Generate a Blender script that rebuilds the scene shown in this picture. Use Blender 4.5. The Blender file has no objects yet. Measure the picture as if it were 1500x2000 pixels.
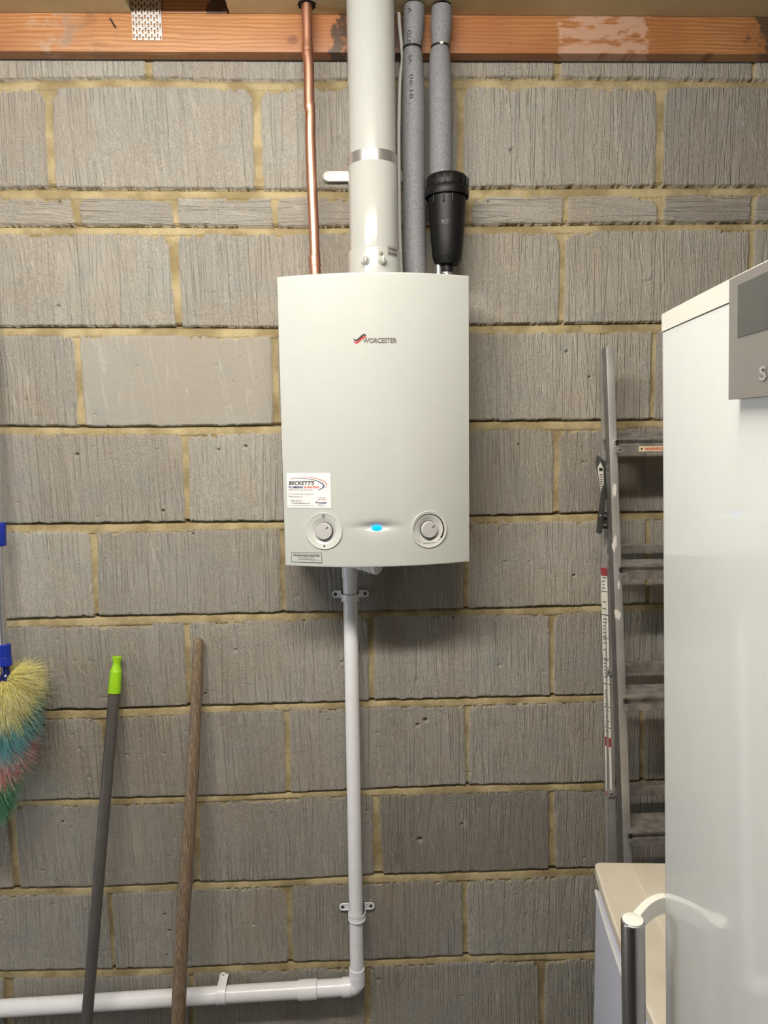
import bpy, bmesh, math, random
import numpy as np
from mathutils import Vector, Matrix

# ------------------------------------------------------------------ camera, world, lights, exposure
S = bpy.context.scene
COL = S.collection
DZ = 2.4800
FPX = 1400.0
CR = Vector((0.9991984139338257, -0.037231431867742554, -0.01470884336732845))
CU = Vector((0.01861388722355792, 0.10681391818236922, 0.9941047782225768))
CF = Vector((0.03544083512779609, 0.9935817064356649, -0.10742131930783852))
CAM = Vector((0.1011789177749183, -1.6888203456945075, -0.7708327347585675 + DZ))
cd = bpy.data.cameras.new('camera')
cam = bpy.data.objects.new('camera', cd)
COL.objects.link(cam)
cam.matrix_world = Matrix(((CR.x, CU.x, -CF.x, CAM.x), (CR.y, CU.y, -CF.y, CAM.y), (CR.z, CU.z, -CF.z, CAM.z), (0, 0, 0, 1)))
cd.sensor_fit = 'HORIZONTAL'
cd.sensor_width = 36.0
cd.lens = FPX / 1500 * 36
cd.clip_start = 0.02
S.camera = cam

W = bpy.data.worlds.new('world')
S.world = W
W.use_nodes = True
W.node_tree.nodes['Background'].inputs[0].default_value = (0.9, 0.95, 1.0, 1)
W.node_tree.nodes['Background'].inputs[1].default_value = 0.03


def area(name, loc, sx, sy, power, color, target=None, rot=None):
    l = bpy.data.lights.new(name, 'AREA')
    l.shape = 'RECTANGLE'
    l.size = sx
    l.size_y = sy
    l.energy = power
    l.color = color
    o = bpy.data.objects.new(name, l)
    COL.objects.link(o)
    o.location = loc
    if target is not None:
        d = Vector(target) - Vector(loc)
        o.rotation_euler = d.to_track_quat('-Z', 'Y').to_euler()
    elif rot:
        o.rotation_euler = rot
    return o


# LED batten on the garage ceiling, parallel to the block wall and just in front of the camera
area('ceiling_batten_light', (-0.25, -1.29, 2.560), 1.2, 0.06, 14, (1.0, 0.955, 0.885), rot=(0, 0, 0))
area('ceiling_batten_light', (-0.25, -1.262, 2.585), 1.2, 0.045, 26, (1.0, 0.955, 0.885), rot=(math.radians(72), 0, 0))
area('ceiling_batten_light', (-0.25, -1.318, 2.585), 1.2, 0.045, 14, (1.0, 0.955, 0.885), rot=(math.radians(-72), 0, 0))
# weak unseen fill added further back in the garage
area('rear_fill_light', (0.2, -3.9, 2.565), 1.2, 0.07, 2, (1.0, 0.94, 0.86), rot=(0, 0, 0))
# unseen cool fill added at the left, standing for daylight, aimed at the fridge
area('daylight_light', (-2.2, -0.95, 1.15), 0.8, 1.0, 12, (0.78, 0.88, 1.0), target=(0.6, -1.1, 0.9))

S.view_settings.view_transform = 'Standard'
S.view_settings.look = 'None'
S.view_settings.gamma = 1
S.view_settings.exposure = -0.06
S.view_settings.use_curve_mapping = False


# ------------------------------------------------------------------ helpers
def ray(px, py):
    return CF + CR * ((px - 750) / FPX) - CU * ((py - 1000) / FPX)


def P(px, py, y):
    d = ray(px, py)
    return CAM + d * ((y - CAM.y) / d.y)


def Pplane(px, py, p0, n):
    d = ray(px, py)
    return CAM + d * ((p0 - CAM).dot(n) / d.dot(n))


class NT:
    def __init__(s, mat):
        s.t = mat.node_tree
        s.n = s.t.nodes
        s.l = s.t.links

    def node(s, typ, **kw):
        n = s.n.new(typ)
        for k, v in kw.items():
            if k.startswith('i_'):
                key = k[2:]
                key = int(key) if key.isdigit() else key.replace('_', ' ')
                s.set(n.inputs[key], v)
            else:
                setattr(n, k, v)
        return n

    def set(s, inp, v):
        if isinstance(v, bpy.types.NodeSocket):
            s.l.new(v, inp)
        else:
            inp.default_value = v

    def math(s, op, a, b=0.0, c=0.0, clamp=False):
        n = s.n.new('ShaderNodeMath')
        n.operation = op
        n.use_clamp = clamp
        s.set(n.inputs[0], a)
        s.set(n.inputs[1], b)
        s.set(n.inputs[2], c)
        return n.outputs[0]

    def ramp(s, v, a, b, lo=0.0, hi=1.0):
        n = s.n.new('ShaderNodeMapRange')
        n.interpolation_type = 'SMOOTHSTEP'
        s.set(n.inputs[0], v)
        for i, x in enumerate((a, b, lo, hi)):
            s.set(n.inputs[i + 1], x)
        return n.outputs[0]

    def mix(s, f, a, b, blend='MIX'):
        n = s.n.new('ShaderNodeMix')
        n.data_type = 'RGBA'
        n.blend_type = blend
        s.set(n.inputs[0], f)
        s.set(n.inputs[6], a if isinstance(a, bpy.types.NodeSocket) else (*a, 1))
        s.set(n.inputs[7], b if isinstance(b, bpy.types.NodeSocket) else (*b, 1))
        return n.outputs[2]

    def noise(s, vec, scale, detail=3, rough=0.5, w=None, out=0):
        n = s.n.new('ShaderNodeTexNoise')
        if w is not None:
            n.noise_dimensions = '4D'
            s.set(n.inputs['W'], w)
        if vec is not None:
            s.l.new(vec, n.inputs['Vector'])
        n.inputs['Scale'].default_value = scale
        n.inputs['Detail'].default_value = detail
        n.inputs['Roughness'].default_value = rough
        return n.outputs[out]

    def mapping(s, vec, scale=(1, 1, 1), rot=(0, 0, 0), loc=(0, 0, 0)):
        n = s.n.new('ShaderNodeMapping')
        s.l.new(vec, n.inputs[0])
        n.inputs['Scale'].default_value = scale
        n.inputs['Rotation'].default_value = rot
        n.inputs['Location'].default_value = loc
        return n.outputs[0]

    def comb(s, x, y, z):
        n = s.n.new('ShaderNodeCombineXYZ')
        for i, v in enumerate((x, y, z)):
            s.set(n.inputs[i], v)
        return n.outputs[0]

    def sep(s, v):
        n = s.n.new('ShaderNodeSeparateXYZ')
        s.l.new(v, n.inputs[0])
        return n.outputs

    def bump(s, h, strength=0.5, dist=0.001, normal=None):
        n = s.n.new('ShaderNodeBump')
        s.set(n.inputs['Height'], h)
        n.inputs['Strength'].default_value = strength
        n.inputs['Distance'].default_value = dist
        if normal is not None:
            s.l.new(normal, n.inputs['Normal'])
        return n.outputs[0]


MATS = {}


def newmat(name):
    m = bpy.data.materials.new(name)
    m.use_nodes = True
    MATS[name] = m
    return m, NT(m), m.node_tree.nodes['Principled BSDF']


def srgb(r, g, b):
    f = lambda c: (c / 255 / 12.92) if c / 255 <= 0.04045 else ((c / 255 + 0.055) / 1.055) ** 2.4
    return (f(r), f(g), f(b))


def simple(name, col, rough=0.5, metal=0.0, coat=0.0, emit=None, es=1.0, var=0.04, vscale=30.0, bump=0.0, bscale=400.0, spec=None, stretch=(1, 1, 1)):
    m, t, b = newmat(name)
    tc = t.node('ShaderNodeTexCoord')
    v = t.mapping(tc.outputs['Object'], stretch)
    n = t.noise(v, vscale, 4)
    lo = tuple(c * (1 - var) for c in col)
    hi = tuple(min(1, c * (1 + var)) for c in col)
    t.l.new(t.mix(t.ramp(n, 0.3, 0.7), lo, hi), b.inputs['Base Color'])
    b.inputs['Roughness'].default_value = rough
    b.inputs['Metallic'].default_value = metal
    b.inputs['Coat Weight'].default_value = coat
    b.inputs['Coat Roughness'].default_value = 0.05
    if spec is not None:
        b.inputs['Specular IOR Level'].default_value = spec
    if emit:
        b.inputs['Emission Color'].default_value = (*emit, 1)
        b.inputs['Emission Strength'].default_value = es
    if bump > 0:
        t.l.new(t.bump(t.noise(v, bscale, 3), bump, 0.001), b.inputs['Normal'])
    return m


def setprops(o, label=None, cat=None, group=None, kind=None):
    if label:
        o['label'] = label
    if cat:
        o['category'] = cat
    if group:
        o['group'] = group
    if kind:
        o['kind'] = kind
    return o


def root(name, loc, label, cat, group=None):
    o = bpy.data.objects.new(name, None)
    o.empty_display_size = 0.05
    COL.objects.link(o)
    o.location = loc
    return setprops(o, label, cat, group)


def mesh_obj(name, verts, faces, mat, parent=None, smooth=False, mats=None, fmat=None, origin=None):
    me = bpy.data.meshes.new(name)
    verts = [Vector(v) for v in verts]
    if parent is not None:
        off = Vector(parent_world(parent))
    elif origin is not None:
        off = Vector(origin)
    else:
        off = Vector((0, 0, 0))
    me.from_pydata([v - off for v in verts], [], faces)
    for m in (mats or [mat]):
        me.materials.append(m)
    if fmat is not None:
        me.polygons.foreach_set('material_index', fmat)
    if smooth:
        me.polygons.foreach_set('use_smooth', [True] * len(me.polygons))
    me.update()
    o = bpy.data.objects.new(name, me)
    COL.objects.link(o)
    if parent is not None:
        o.parent = parent
    elif origin is not None:
        o.location = origin
    return o


def parent_world(p):
    v = Vector((0, 0, 0))
    while p is not None:
        v += p.location
        p = p.parent
    return v


class MB:
    """collects shapes in world coordinates and links them as ONE mesh object"""

    def __init__(s):
        s.bm = bmesh.new()

    def add(s, verts, faces):
        vs = [s.bm.verts.new(v) for v in verts]
        out = []
        for f in faces:
            try:
                out.append(s.bm.faces.new([vs[i] for i in f]))
            except ValueError:
                pass
        return vs, out

    def hexa(s, c, bevel=0.0, seg=2):
        """8 corners: bottom 4 ccw then top 4"""
        vs, fs = s.add(c, [(0, 3, 2, 1), (4, 5, 6, 7), (0, 1, 5, 4), (1, 2, 6, 5), (2, 3, 7, 6), (3, 0, 4, 7)])
        if bevel > 0:
            es = list({e for f in fs for e in f.edges})
            bmesh.ops.bevel(s.bm, geom=es, offset=bevel, segments=seg, profile=0.6, affect='EDGES')
        return s

    def box(s, a, b, bevel=0.0, seg=2):
        x0, y0, z0 = a
        x1, y1, z1 = b
        return s.hexa([(x0, y0, z0), (x1, y0, z0), (x1, y1, z0), (x0, y1, z0), (x0, y0, z1), (x1, y0, z1), (x1, y1, z1), (x0, y1, z1)], bevel, seg)

    def obox(s, o, ax, ay, az, bevel=0.0, seg=2):
        """box from corner o with edge vectors"""
        o, ax, ay, az = map(Vector, (o, ax, ay, az))
        return s.hexa([o, o + ax, o + ax + ay, o + ay, o + az, o + ax + az, o + ax + ay + az, o + ay + az], bevel, seg)

    def tube(s, pts, rad, seg=24, caps=True, flat=None, up=None):
        pts = [Vector(p) for p in pts]
        n = len(pts)
        if not hasattr(rad, '__len__'):
            rad = [rad] * n
        rings = []
        prev = None
        for i in range(n):
            t = (pts[min(i + 1, n - 1)] - pts[max(i - 1, 0)])
            if t.length < 1e-9:
                t = prevt
            t.normalize()
            prevt = t
            if prev is None:
                a = Vector(up) if up else (Vector((0, -1, 0)) if abs(t.y) < 0.9 else Vector((0, 0, 1)))
                u = (a - t * a.dot(t)).normalized()
            else:
                u = (prev - t * prev.dot(t)).normalized()
            prev = u
            w = t.cross(u)
            r = rad[i]
            ry = r if flat is None else r * flat
            rings.append([pts[i] + u * (math.cos(k * 2 * math.pi / seg) * ry) + w * (math.sin(k * 2 * math.pi / seg) * r) for k in range(seg)])
        verts = [v for rg in rings for v in rg]
        faces = []
        for i in range(n - 1):
            for k in range(seg):
                faces.append((i * seg + k, i * seg + (k + 1) % seg, (i + 1) * seg + (k + 1) % seg, (i + 1) * seg + k))
        if caps:
            faces.append(tuple(range(seg - 1, -1, -1)))
            faces.append(tuple((n - 1) * seg + k for k in range(seg)))
        s.add(verts, faces)
        return s

    def lathe(s, c, axis, prof, seg=48, caps=True, start=None):
        """prof: list of (r, h) along axis from c"""
        c = Vector(c)
        a = Vector(axis).normalized()
        b = Vector(start) if start else (Vector((0, -1, 0)) if abs(a.y) < 0.9 else Vector((0, 0, 1)))
        u = (b - a * b.dot(a)).normalized()
        w = a.cross(u)
        verts = []
        for r, h in prof:
            for k in range(seg):
                th = 2 * math.pi * k / seg
                verts.append(c + a * h + u * (math.cos(th) * r) + w * (math.sin(th) * r))
        faces = []
        for i in range(len(prof) - 1):
            for k in range(seg):
                faces.append((i * seg + k, i * seg + (k + 1) % seg, (i + 1) * seg + (k + 1) % seg, (i + 1) * seg + k))
        if caps:
            if prof[0][0] > 1e-6:
                faces.append(tuple(range(seg - 1, -1, -1)))
            if prof[-1][0] > 1e-6:
                faces.append(tuple((len(prof) - 1) * seg + k for k in range(seg)))
        s.add(verts, faces)
        return s

    def prism(s, poly, d, bevel=0.0):
        """planar polygon (3d points) extruded by vector d"""
        d = Vector(d)
        poly = [Vector(p) for p in poly]
        n = len(poly)
        vs, fs = s.add(poly + [p + d for p in poly], [tuple(range(n - 1, -1, -1)), tuple(range(n, 2 * n))] + [(i, (i + 1) % n, n + (i + 1) % n, n + i) for i in range(n)])
        if bevel > 0:
            es = list({e for f in fs[:2] for e in f.edges})
            bmesh.ops.bevel(s.bm, geom=es, offset=bevel, segments=2, profile=0.6, affect='EDGES')
        return s

    def build(s, name, mat, parent=None, smooth=True, angle=35, origin=None):
        bmesh.ops.remove_doubles(s.bm, verts=s.bm.verts, dist=1e-6)
        bmesh.ops.recalc_face_normals(s.bm, faces=s.bm.faces)
        off = Vector((0, 0, 0))
        if parent is not None:
            off = parent_world(parent)
        elif origin is not None:
            off = Vector(origin)
        elif len(s.bm.verts):
            xs = [v.co for v in s.bm.verts]
            off = Vector((sum(v.x for v in xs) / len(xs), sum(v.y for v in xs) / len(xs), min(v.z for v in xs)))
        for v in s.bm.verts:
            v.co = v.co - off
        ca = math.cos(math.radians(angle))
        for e in s.bm.edges:
            if len(e.link_faces) == 2:
                e.smooth = e.link_faces[0].normal.dot(e.link_faces[1].normal) > ca
        for f in s.bm.faces:
            f.smooth = smooth
        me = bpy.data.meshes.new(name)
        s.bm.to_mesh(me)
        s.bm.free()
        me.materials.append(mat)
        o = bpy.data.objects.new(name, me)
        COL.objects.link(o)
        if parent is not None:
            o.parent = parent
        else:
            o.location = off
        return o


def text_verts(txt, size=1.0, shear=0.0, bold=0.0, align='LEFT', res=3):
    c = bpy.data.curves.new('t', 'FONT')
    c.body = txt
    c.size = size
    c.shear = shear
    c.offset = bold
    c.align_x = align
    c.resolution_u = res
    c.fill_mode = 'FRONT'
    o = bpy.data.objects.new('t', c)
    COL.objects.link(o)
    dg = bpy.context.evaluated_depsgraph_get()
    dg.update()
    me = bpy.data.meshes.new_from_object(o.evaluated_get(dg))
    v = [tuple(x.co) for x in me.vertices]
    f = [tuple(p.vertices) for p in me.polygons]
    bpy.data.objects.remove(o)
    bpy.data.curves.remove(c)
    bpy.data.meshes.remove(me)
    return v, f


def fit_text(txt, x0, x1, y0, y1, shear=0.0, bold=0.0):
    """text scaled to fill a box in its own plane"""
    v, f = text_verts(txt, 1.0, shear, bold)
    xs = [a[0] for a in v]
    ys = [a[1] for a in v]
    ax, bx, ay, by = min(xs), max(xs), min(ys), max(ys)
    return [(x0 + (a[0] - ax) / (bx - ax) * (x1 - x0), y0 + (a[1] - ay) / max(by - ay, 1e-6) * (y1 - y0)) for a in v], f


# ------------------------------------------------------------------ materials
# block wall
m, t, b = newmat('concrete_block_wall')
a_mask = t.node('ShaderNodeAttribute', attribute_name='blockmask').outputs['Fac']
a_rnd = t.node('ShaderNodeAttribute', attribute_name='blockrnd').outputs['Fac']
a_rnd2 = t.node('ShaderNodeAttribute', attribute_name='blockrnd2').outputs['Fac']
a_hor = t.node('ShaderNodeAttribute', attribute_name='combdir').outputs['Fac']
tc = t.node('ShaderNodeTexCoord').outputs['Object']
x_, y_, z_ = t.sep(tc)
# u across the comb marks, v along them
mixn = lambda f, a, c: t.math('ADD', t.math('MULTIPLY', a, t.math('SUBTRACT', 1.0, f)), t.math('MULTIPLY', c, f))
u_ = mixn(a_hor, x_, z_)
v_ = mixn(a_hor, z_, x_)
wob = t.noise(tc, 16, 3)
u_ = t.math('ADD', u_, t.math('MULTIPLY', t.math('SUBTRACT', wob, 0.5), 0.0028))
tilt = t.math('MULTIPLY', t.math('SUBTRACT', a_rnd2, 0.5), 0.06)
u1 = t.math('ADD', u_, t.math('MULTIPLY', v_, tilt))
w_ = t.math('MULTIPLY', a_rnd, 50.0)
c1 = t.noise(t.comb(t.math('MULTIPLY', u1, 80.0), t.math('MULTIPLY', v_, 3.2), w_), 1.0, 1, 0.4)
u2 = t.math('ADD', u_, t.math('MULTIPLY', v_, 0.13))
c2 = t.noise(t.comb(t.math('MULTIPLY', u2, 60.0), t.math('MULTIPLY', v_, 3.0), t.math('ADD', w_, 9.0)), 1.0, 1, 0.4)
c3 = t.noise(t.comb(t.math('MULTIPLY', u1, 240.0), t.math('MULTIPLY', v_, 16.0), w_), 1.0, 2, 0.6)
crumb = t.noise(t.comb(t.math('MULTIPLY', u1, 360.0), t.math('MULTIPLY', v_, 240.0), w_), 1.0, 3, 0.6)
grain = t.noise(tc, 480, 3, 0.65)
lump = t.noise(tc, 60, 3, 0.6)
ridge1 = t.ramp(t.math('ABSOLUTE', t.math('SUBTRACT', c1, 0.5)), 0.0, 0.045, 1.0, 0.0)
ridge1b = t.ramp(t.math('ABSOLUTE', t.math('SUBTRACT', c1, 0.60)), 0.0, 0.03, 1.0, 0.0)
ridge2 = t.ramp(t.math('ABSOLUTE', t.math('SUBTRACT', c2, 0.55)), 0.0, 0.028, 1.0, 0.0)
patch = t.ramp(t.noise(tc, 7, 3), 0.38, 0.62)
rs = t.math('MULTIPLY', t.ramp(a_rnd2, 0.02, 0.16, 0.0, 1.0), t.math('ADD', 0.55, t.math('MULTIPLY', patch, 0.45)))
hgt = t.math('SUBTRACT', t.math('MULTIPLY', c3, 0.55), t.math('MULTIPLY', ridge1, 0.7))
hgt = t.math('ADD', hgt, t.math('MULTIPLY', ridge1b, 0.45))
hgt = t.math('ADD', hgt, t.math('MULTIPLY', ridge2, 0.55))
deepc = t.ramp(crumb, 0.34, 0.52, -1.0, 0.0)
hgt = t.math('ADD', hgt, t.math('MULTIPLY', deepc, t.math('MULTIPLY', 0.5, t.math('SUBTRACT', 1.35, patch))))
hgt = t.math('MULTIPLY', hgt, rs)
hgt = t.math('ADD', hgt, t.math('MULTIPLY', grain, 0.45))
hgt = t.math('ADD', hgt, t.math('MULTIPLY', lump, 0.7))
mort_h = t.math('ADD', t.math('MULTIPLY', t.noise(tc, 120, 4, 0.6), 1.1), t.math('MULTIPLY', grain, 0.45))
hh = mixn(a_mask, mort_h, hgt)
# colour
big = t.noise(tc, 4.0, 3, 0.6)
basec = t.mix(a_rnd, srgb(160, 156, 148), srgb(182, 178, 168))
basec = t.mix(t.ramp(big, 0.35, 0.7, 0, 0.5), basec, srgb(172, 158, 140))
basec = t.mix(t.ramp(t.noise(tc, 11, 3, w=3.0), 0.5, 0.75, 0, 0.35), basec, srgb(150, 160, 162))
a_tone = t.node('ShaderNodeAttribute', attribute_name='blocktone').outputs['Fac']
basec = t.mix(a_tone, basec, srgb(118, 112, 103))
basec = t.mix(t.ramp(grain, 0.25, 0.75, 0.25, 0), basec, srgb(95, 90, 82))
basec = t.mix(t.math('MULTIPLY', ridge2, 0.22), basec, srgb(205, 200, 190))
spots = t.ramp(t.noise(tc, 70, 2, 0.5, w=5.0), 0.77, 0.80)
basec = t.mix(t.math('MULTIPLY', spots, 0.8), basec, srgb(50, 45, 38))
lite = t.ramp(t.noise(tc, 150, 1, 0.5, w=8.0), 0.83, 0.86)
basec = t.mix(t.math('MULTIPLY', lite, 0.8), basec, srgb(235, 230, 220))
mort = t.mix(t.ramp(t.noise(tc, 14, 4), 0.35, 0.65), srgb(152, 136, 100), srgb(190, 174, 136))
mort = t.mix(t.ramp(grain, 0.3, 0.6, 0.3, 0), mort, srgb(120, 105, 75))
t.l.new(t.mix(a_mask, mort, basec), b.inputs['Base Color'])
b.inputs['Roughness'].default_value = 0.93
b.inputs['Specular IOR Level'].default_value = 0.25
t.l.new(t.bump(hh, 1.0, 0.0024), b.inputs['Normal'])
M_WALL = m

# timber of the wall plate
m, t, b = newmat('orange_pine')
tc = t.node('ShaderNodeTexCoord').outputs['Object']
x_, y_, z_ = t.sep(tc)
gv = t.comb(t.math('MULTIPLY', x_, 2.2), t.math('MULTIPLY', y_, 20.0), t.math('MULTIPLY', z_, 20.0))
warp = t.noise(gv, 1.0, 3, 0.5)
rings = t.node('ShaderNodeTexWave', wave_type='BANDS', bands_direction='Z')
t.l.new(t.comb(t.math('MULTIPLY', x_, 0.5), 0.0, t.math('ADD', z_, t.math('MULTIPLY', warp, 0.03))), rings.inputs['Vector'])
rings.inputs['Scale'].default_value = 38
rings.inputs['Distortion'].default_value = 2.5
fine = t.noise(t.comb(t.math('MULTIPLY', x_, 9.0), t.math('MULTIPLY', y_, 300.0), t.math('MULTIPLY', z_, 300.0)), 1.0, 3)
c = t.mix(rings.outputs['Fac'], srgb(196, 146, 98), srgb(172, 116, 68))
c = t.mix(t.ramp(fine, 0.35, 0.7, 0.35, 0), c, srgb(136, 86, 50))
c = t.mix(t.ramp(t.noise(tc, 3.0, 3), 0.38, 0.62, 0.65, 0), c, srgb(150, 92, 54))
kn = t.ramp(t.noise(t.comb(t.math('MULTIPLY', x_, 14.0), y_, t.math('MULTIPLY', z_, 26.0)), 1.0, 1), 0.70, 0.78)
c = t.mix(t.math('MULTIPLY', kn, 0.7), c, srgb(110, 60, 30))


def bandmask(x0, x1, soft=0.03, n=None):
    xx = x_ if n is None else t.math('ADD', x_, t.math('MULTIPLY', t.math('SUBTRACT', n, 0.5), 0.16))
    return t.math('MULTIPLY', t.ramp(xx, x0 - soft, x0 + soft), t.ramp(xx, x1 - soft, x1 + soft, 1, 0))


n25 = t.noise(tc, 25, 4, 0.6)
X = lambda px: P(px, 70, -0.037).x
pl = t.math('MULTIPLY', bandmask(X(1095), X(1262), 0.01, n25), t.ramp(t.noise(t.comb(t.math('MULTIPLY', x_, 20.0), y_, t.math('MULTIPLY', z_, 60.0)), 1.0, 4, 0.6), 0.38, 0.5))
c = t.mix(t.math('MULTIPLY', pl, 0.8), c, srgb(196, 160, 138))
pl2 = t.math('MULTIPLY', bandmask(X(85), X(165), 0.03, n25), t.ramp(n25, 0.45, 0.62))
c = t.mix(t.math('MULTIPLY', pl2, 0.55), c, srgb(180, 160, 140))
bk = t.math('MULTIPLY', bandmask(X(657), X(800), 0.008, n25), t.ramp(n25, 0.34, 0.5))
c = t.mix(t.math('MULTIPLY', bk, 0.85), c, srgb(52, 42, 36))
bk = t.math('MULTIPLY', bandmask(X(1480), X(1560), 0.01, n25), t.ramp(n25, 0.3, 0.5))
c = t.mix(t.math('MULTIPLY', bk, 0.8), c, srgb(60, 55, 52))
bk = bandmask(X(120), X(232), 0.03, n25)
c = t.mix(t.math('MULTIPLY', t.math('MULTIPLY', bk, t.ramp(n25, 0.45, 0.65)), 0.35), c, srgb(95, 70, 55))
t.l.new(c, b.inputs['Base Color'])
b.inputs['Roughness'].default_value = 0.5
t.l.new(t.bump(fine, 0.35, 0.001), b.inputs['Normal'])
M_PINE = m

# dusky ceiling board
m, t, b = newmat('brown_board')
tc = t.node('ShaderNodeTexCoord').outputs['Object']
c = t.mix(t.ramp(t.noise(tc, 5, 4), 0.3, 0.7), srgb(200, 182, 140), srgb(216, 198, 158))
c = t.mix(t.ramp(t.noise(tc, 220, 3), 0.5, 0.75, 0, 0.4), c, srgb(150, 125, 88))
t.l.new(c, b.inputs['Base Color'])
b.inputs['Roughness'].default_value = 0.85
t.l.new(t.bump(t.noise(tc, 160, 3), 0.4, 0.001), b.inputs['Normal'])
M_BOARD = m

# old weathered wood handle
m, t, b = newmat('weathered_wood')
tc = t.node('ShaderNodeTexCoord').outputs['Object']
x_, y_, z_ = t.sep(tc)
wv = t.comb(t.math('MULTIPLY', x_, 60.0), t.math('MULTIPLY', y_, 60.0), t.math('MULTIPLY', z_, 1.3))
n1 = t.noise(wv, 1.0, 4, 0.6)
n2 = t.noise(t.comb(t.math('MULTIPLY', x_, 400.0), t.math('MULTIPLY', y_, 400.0), t.math('MULTIPLY', z_, 5.0)), 1.0, 3)
st = t.math('FRACT', t.math('MULTIPLY', n1, 9.0))
c = t.mix(t.ramp(st, 0.1, 0.9), srgb(156, 136, 112), srgb(122, 102, 82))
c = t.mix(t.ramp(n2, 0.4, 0.65, 0.55, 0), c, srgb(92, 74, 58))
t.l.new(c, b.inputs['Base Color'])
b.inputs['Roughness'].default_value = 0.55
t.l.new(t.bump(n2, 0.35, 0.0008), b.inputs['Normal'])
M_OLDWOOD = m

# copper
m, t, b = newmat('copper')
tc = t.node('ShaderNodeTexCoord').outputs['Object']
n = t.noise(t.mapping(tc, (60, 60, 5)), 1.0, 4, 0.6)
c = t.mix(t.ramp(n, 0.3, 0.7), (0.72, 0.40, 0.29), (0.58, 0.29, 0.20))
c = t.mix(t.ramp(t.noise(tc, 18, 3), 0.55, 0.75, 0, 0.6), c, (0.36, 0.16, 0.10))
t.l.new(c, b.inputs['Base Color'])
b.inputs['Metallic'].default_value = 1
b.inputs['Roughness'].default_value = 0.44
M_COPPER = m


# foam pipe insulation
m, t, b = newmat('grey_foam')
tc = t.node('ShaderNodeTexCoord').outputs['Object']
n = t.noise(t.mapping(tc, (1, 1, 0.6)), 800, 3, 0.75)
c = t.mix(t.ramp(n, 0.35, 0.65), srgb(92, 93, 96), srgb(142, 143, 147))
t.l.new(c, b.inputs['Base Color'])
b.inputs['Roughness'].default_value = 0.6
t.l.new(t.bump(n, 0.5, 0.0012), b.inputs['Normal'])
M_FOAM = m

M_BOILER = simple('cream_enamel', srgb(194, 197, 193), 0.22, coat=0.35, var=0.01)
M_DIAL = simple('white_dial_plastic', srgb(206, 208, 204), 0.25, coat=0.3, var=0.01)
M_KNOB = simple('grey_knob_plastic', srgb(190, 190, 190), 0.35, var=0.01)
M_WPLAST = simple('white_flue_enamel', srgb(180, 182, 178), 0.16, coat=0.5, var=0.01)
M_PVC = simple('white_pvc', srgb(244, 244, 248), 0.3, coat=0.2, var=0.02)
M_CABLE = simple('white_cable_sheath', srgb(215, 213, 208), 0.45, var=0.02)
M_STEEL = simple('bright_steel', (0.60, 0.60, 0.61), 0.30, 0.85, var=0.05, vscale=80)
M_SCREW = simple('screw_steel', (0.5, 0.49, 0.47), 0.3, 1.0)
M_GALV = simple('galvanised_steel', (0.66, 0.67, 0.66), 0.42, 0.85, var=0.15, vscale=60)
M_WSTRAP = simple('white_painted_strap', srgb(222, 222, 216), 0.35, var=0.03)
M_BLACK = simple('black_filter_plastic', (0.004, 0.004, 0.0045), 0.48, spec=0.35, var=0.1, bump=0.15, bscale=900)
M_TIE = simple('black_tie_plastic', (0.012, 0.012, 0.012), 0.3)
M_INK = simple('black_ink', (0.015, 0.014, 0.015), 0.6)
M_HOLE = simple('dark_void', (0.012, 0.01, 0.009), 0.95)
M_GREYINK = simple('grey_ink', srgb(105, 103, 100), 0.6)
M_LGREYINK = simple('light_grey_ink', srgb(140, 138, 136), 0.6)
M_NAVY = simple('navy_ink', srgb(40, 48, 110), 0.5)
M_RED = simple('red_ink', srgb(196, 44, 50), 0.5)
M_ORANGE = simple('orange_ink', srgb(214, 96, 60), 0.5)
M_STICKER = simple('white_sticker', srgb(238, 235, 236), 0.4, var=0.01)
M_SILVERLABEL = simple('silver_label', srgb(165, 160, 158), 0.4, metal=0.3)
M_LED = simple('blue_led', (0.01, 0.3, 0.8), 0.3, emit=(0.0, 0.40, 0.95), es=1.15)
M_GREYPOLE = simple('dark_grey_pole_paint', srgb(88, 84, 82), 0.4, var=0.05)
M_LIME = simple('lime_plastic', srgb(158, 214, 32), 0.35, var=0.03)
M_BLUE = simple('blue_plastic', srgb(28, 50, 158), 0.3, var=0.05)
M_DBLUE = simple('dark_blue_plastic', srgb(20, 28, 84), 0.2)
M_FRIDGE = simple('white_gloss_door', srgb(228, 232, 233), 0.30, coat=0.8, var=0.008)
M_FTRIM = simple('white_trim_plastic', srgb(226, 225, 218), 0.35, var=0.01)
M_GREYPLATE = simple('grey_panel_paint', srgb(140, 136, 134), 0.38, metal=0.3, var=0.02)
M_SCREEN = simple('glossy_screen', (0.035, 0.034, 0.030), 0.05, coat=0.0, var=0.02, spec=0.5)
M_BRUSHED = simple('brushed_steel', (0.42, 0.40, 0.40), 0.27, 1.0, var=0.06, vscale=20, stretch=(30, 30, 1))
M_ALUWEB = simple('shaded_channel_aluminium', (0.30, 0.30, 0.31), 0.35, 0.9, var=0.1, vscale=12)  # ladder aluminium again, with the shade of the stile's side put into the colour
M_ALU = simple('ladder_aluminium', (0.52, 0.51, 0.50), 0.42, 0.6, var=0.12, vscale=12)
M_ALUD = simple('scuffed_aluminium', (0.42, 0.395, 0.37), 0.42, 0.7, var=0.25, vscale=40)
M_PAINT = simple('dried_white_paint', srgb(222, 216, 208), 0.6, var=0.05, vscale=100)
M_PLATE = simple('dark_stay_steel', (0.10, 0.105, 0.10), 0.4, 0.6, var=0.1)
M_LABELW = simple('pale_label', srgb(212, 208, 196), 0.5)
M_LABELC = simple('cream_label', srgb(226, 208, 170), 0.5)
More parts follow.
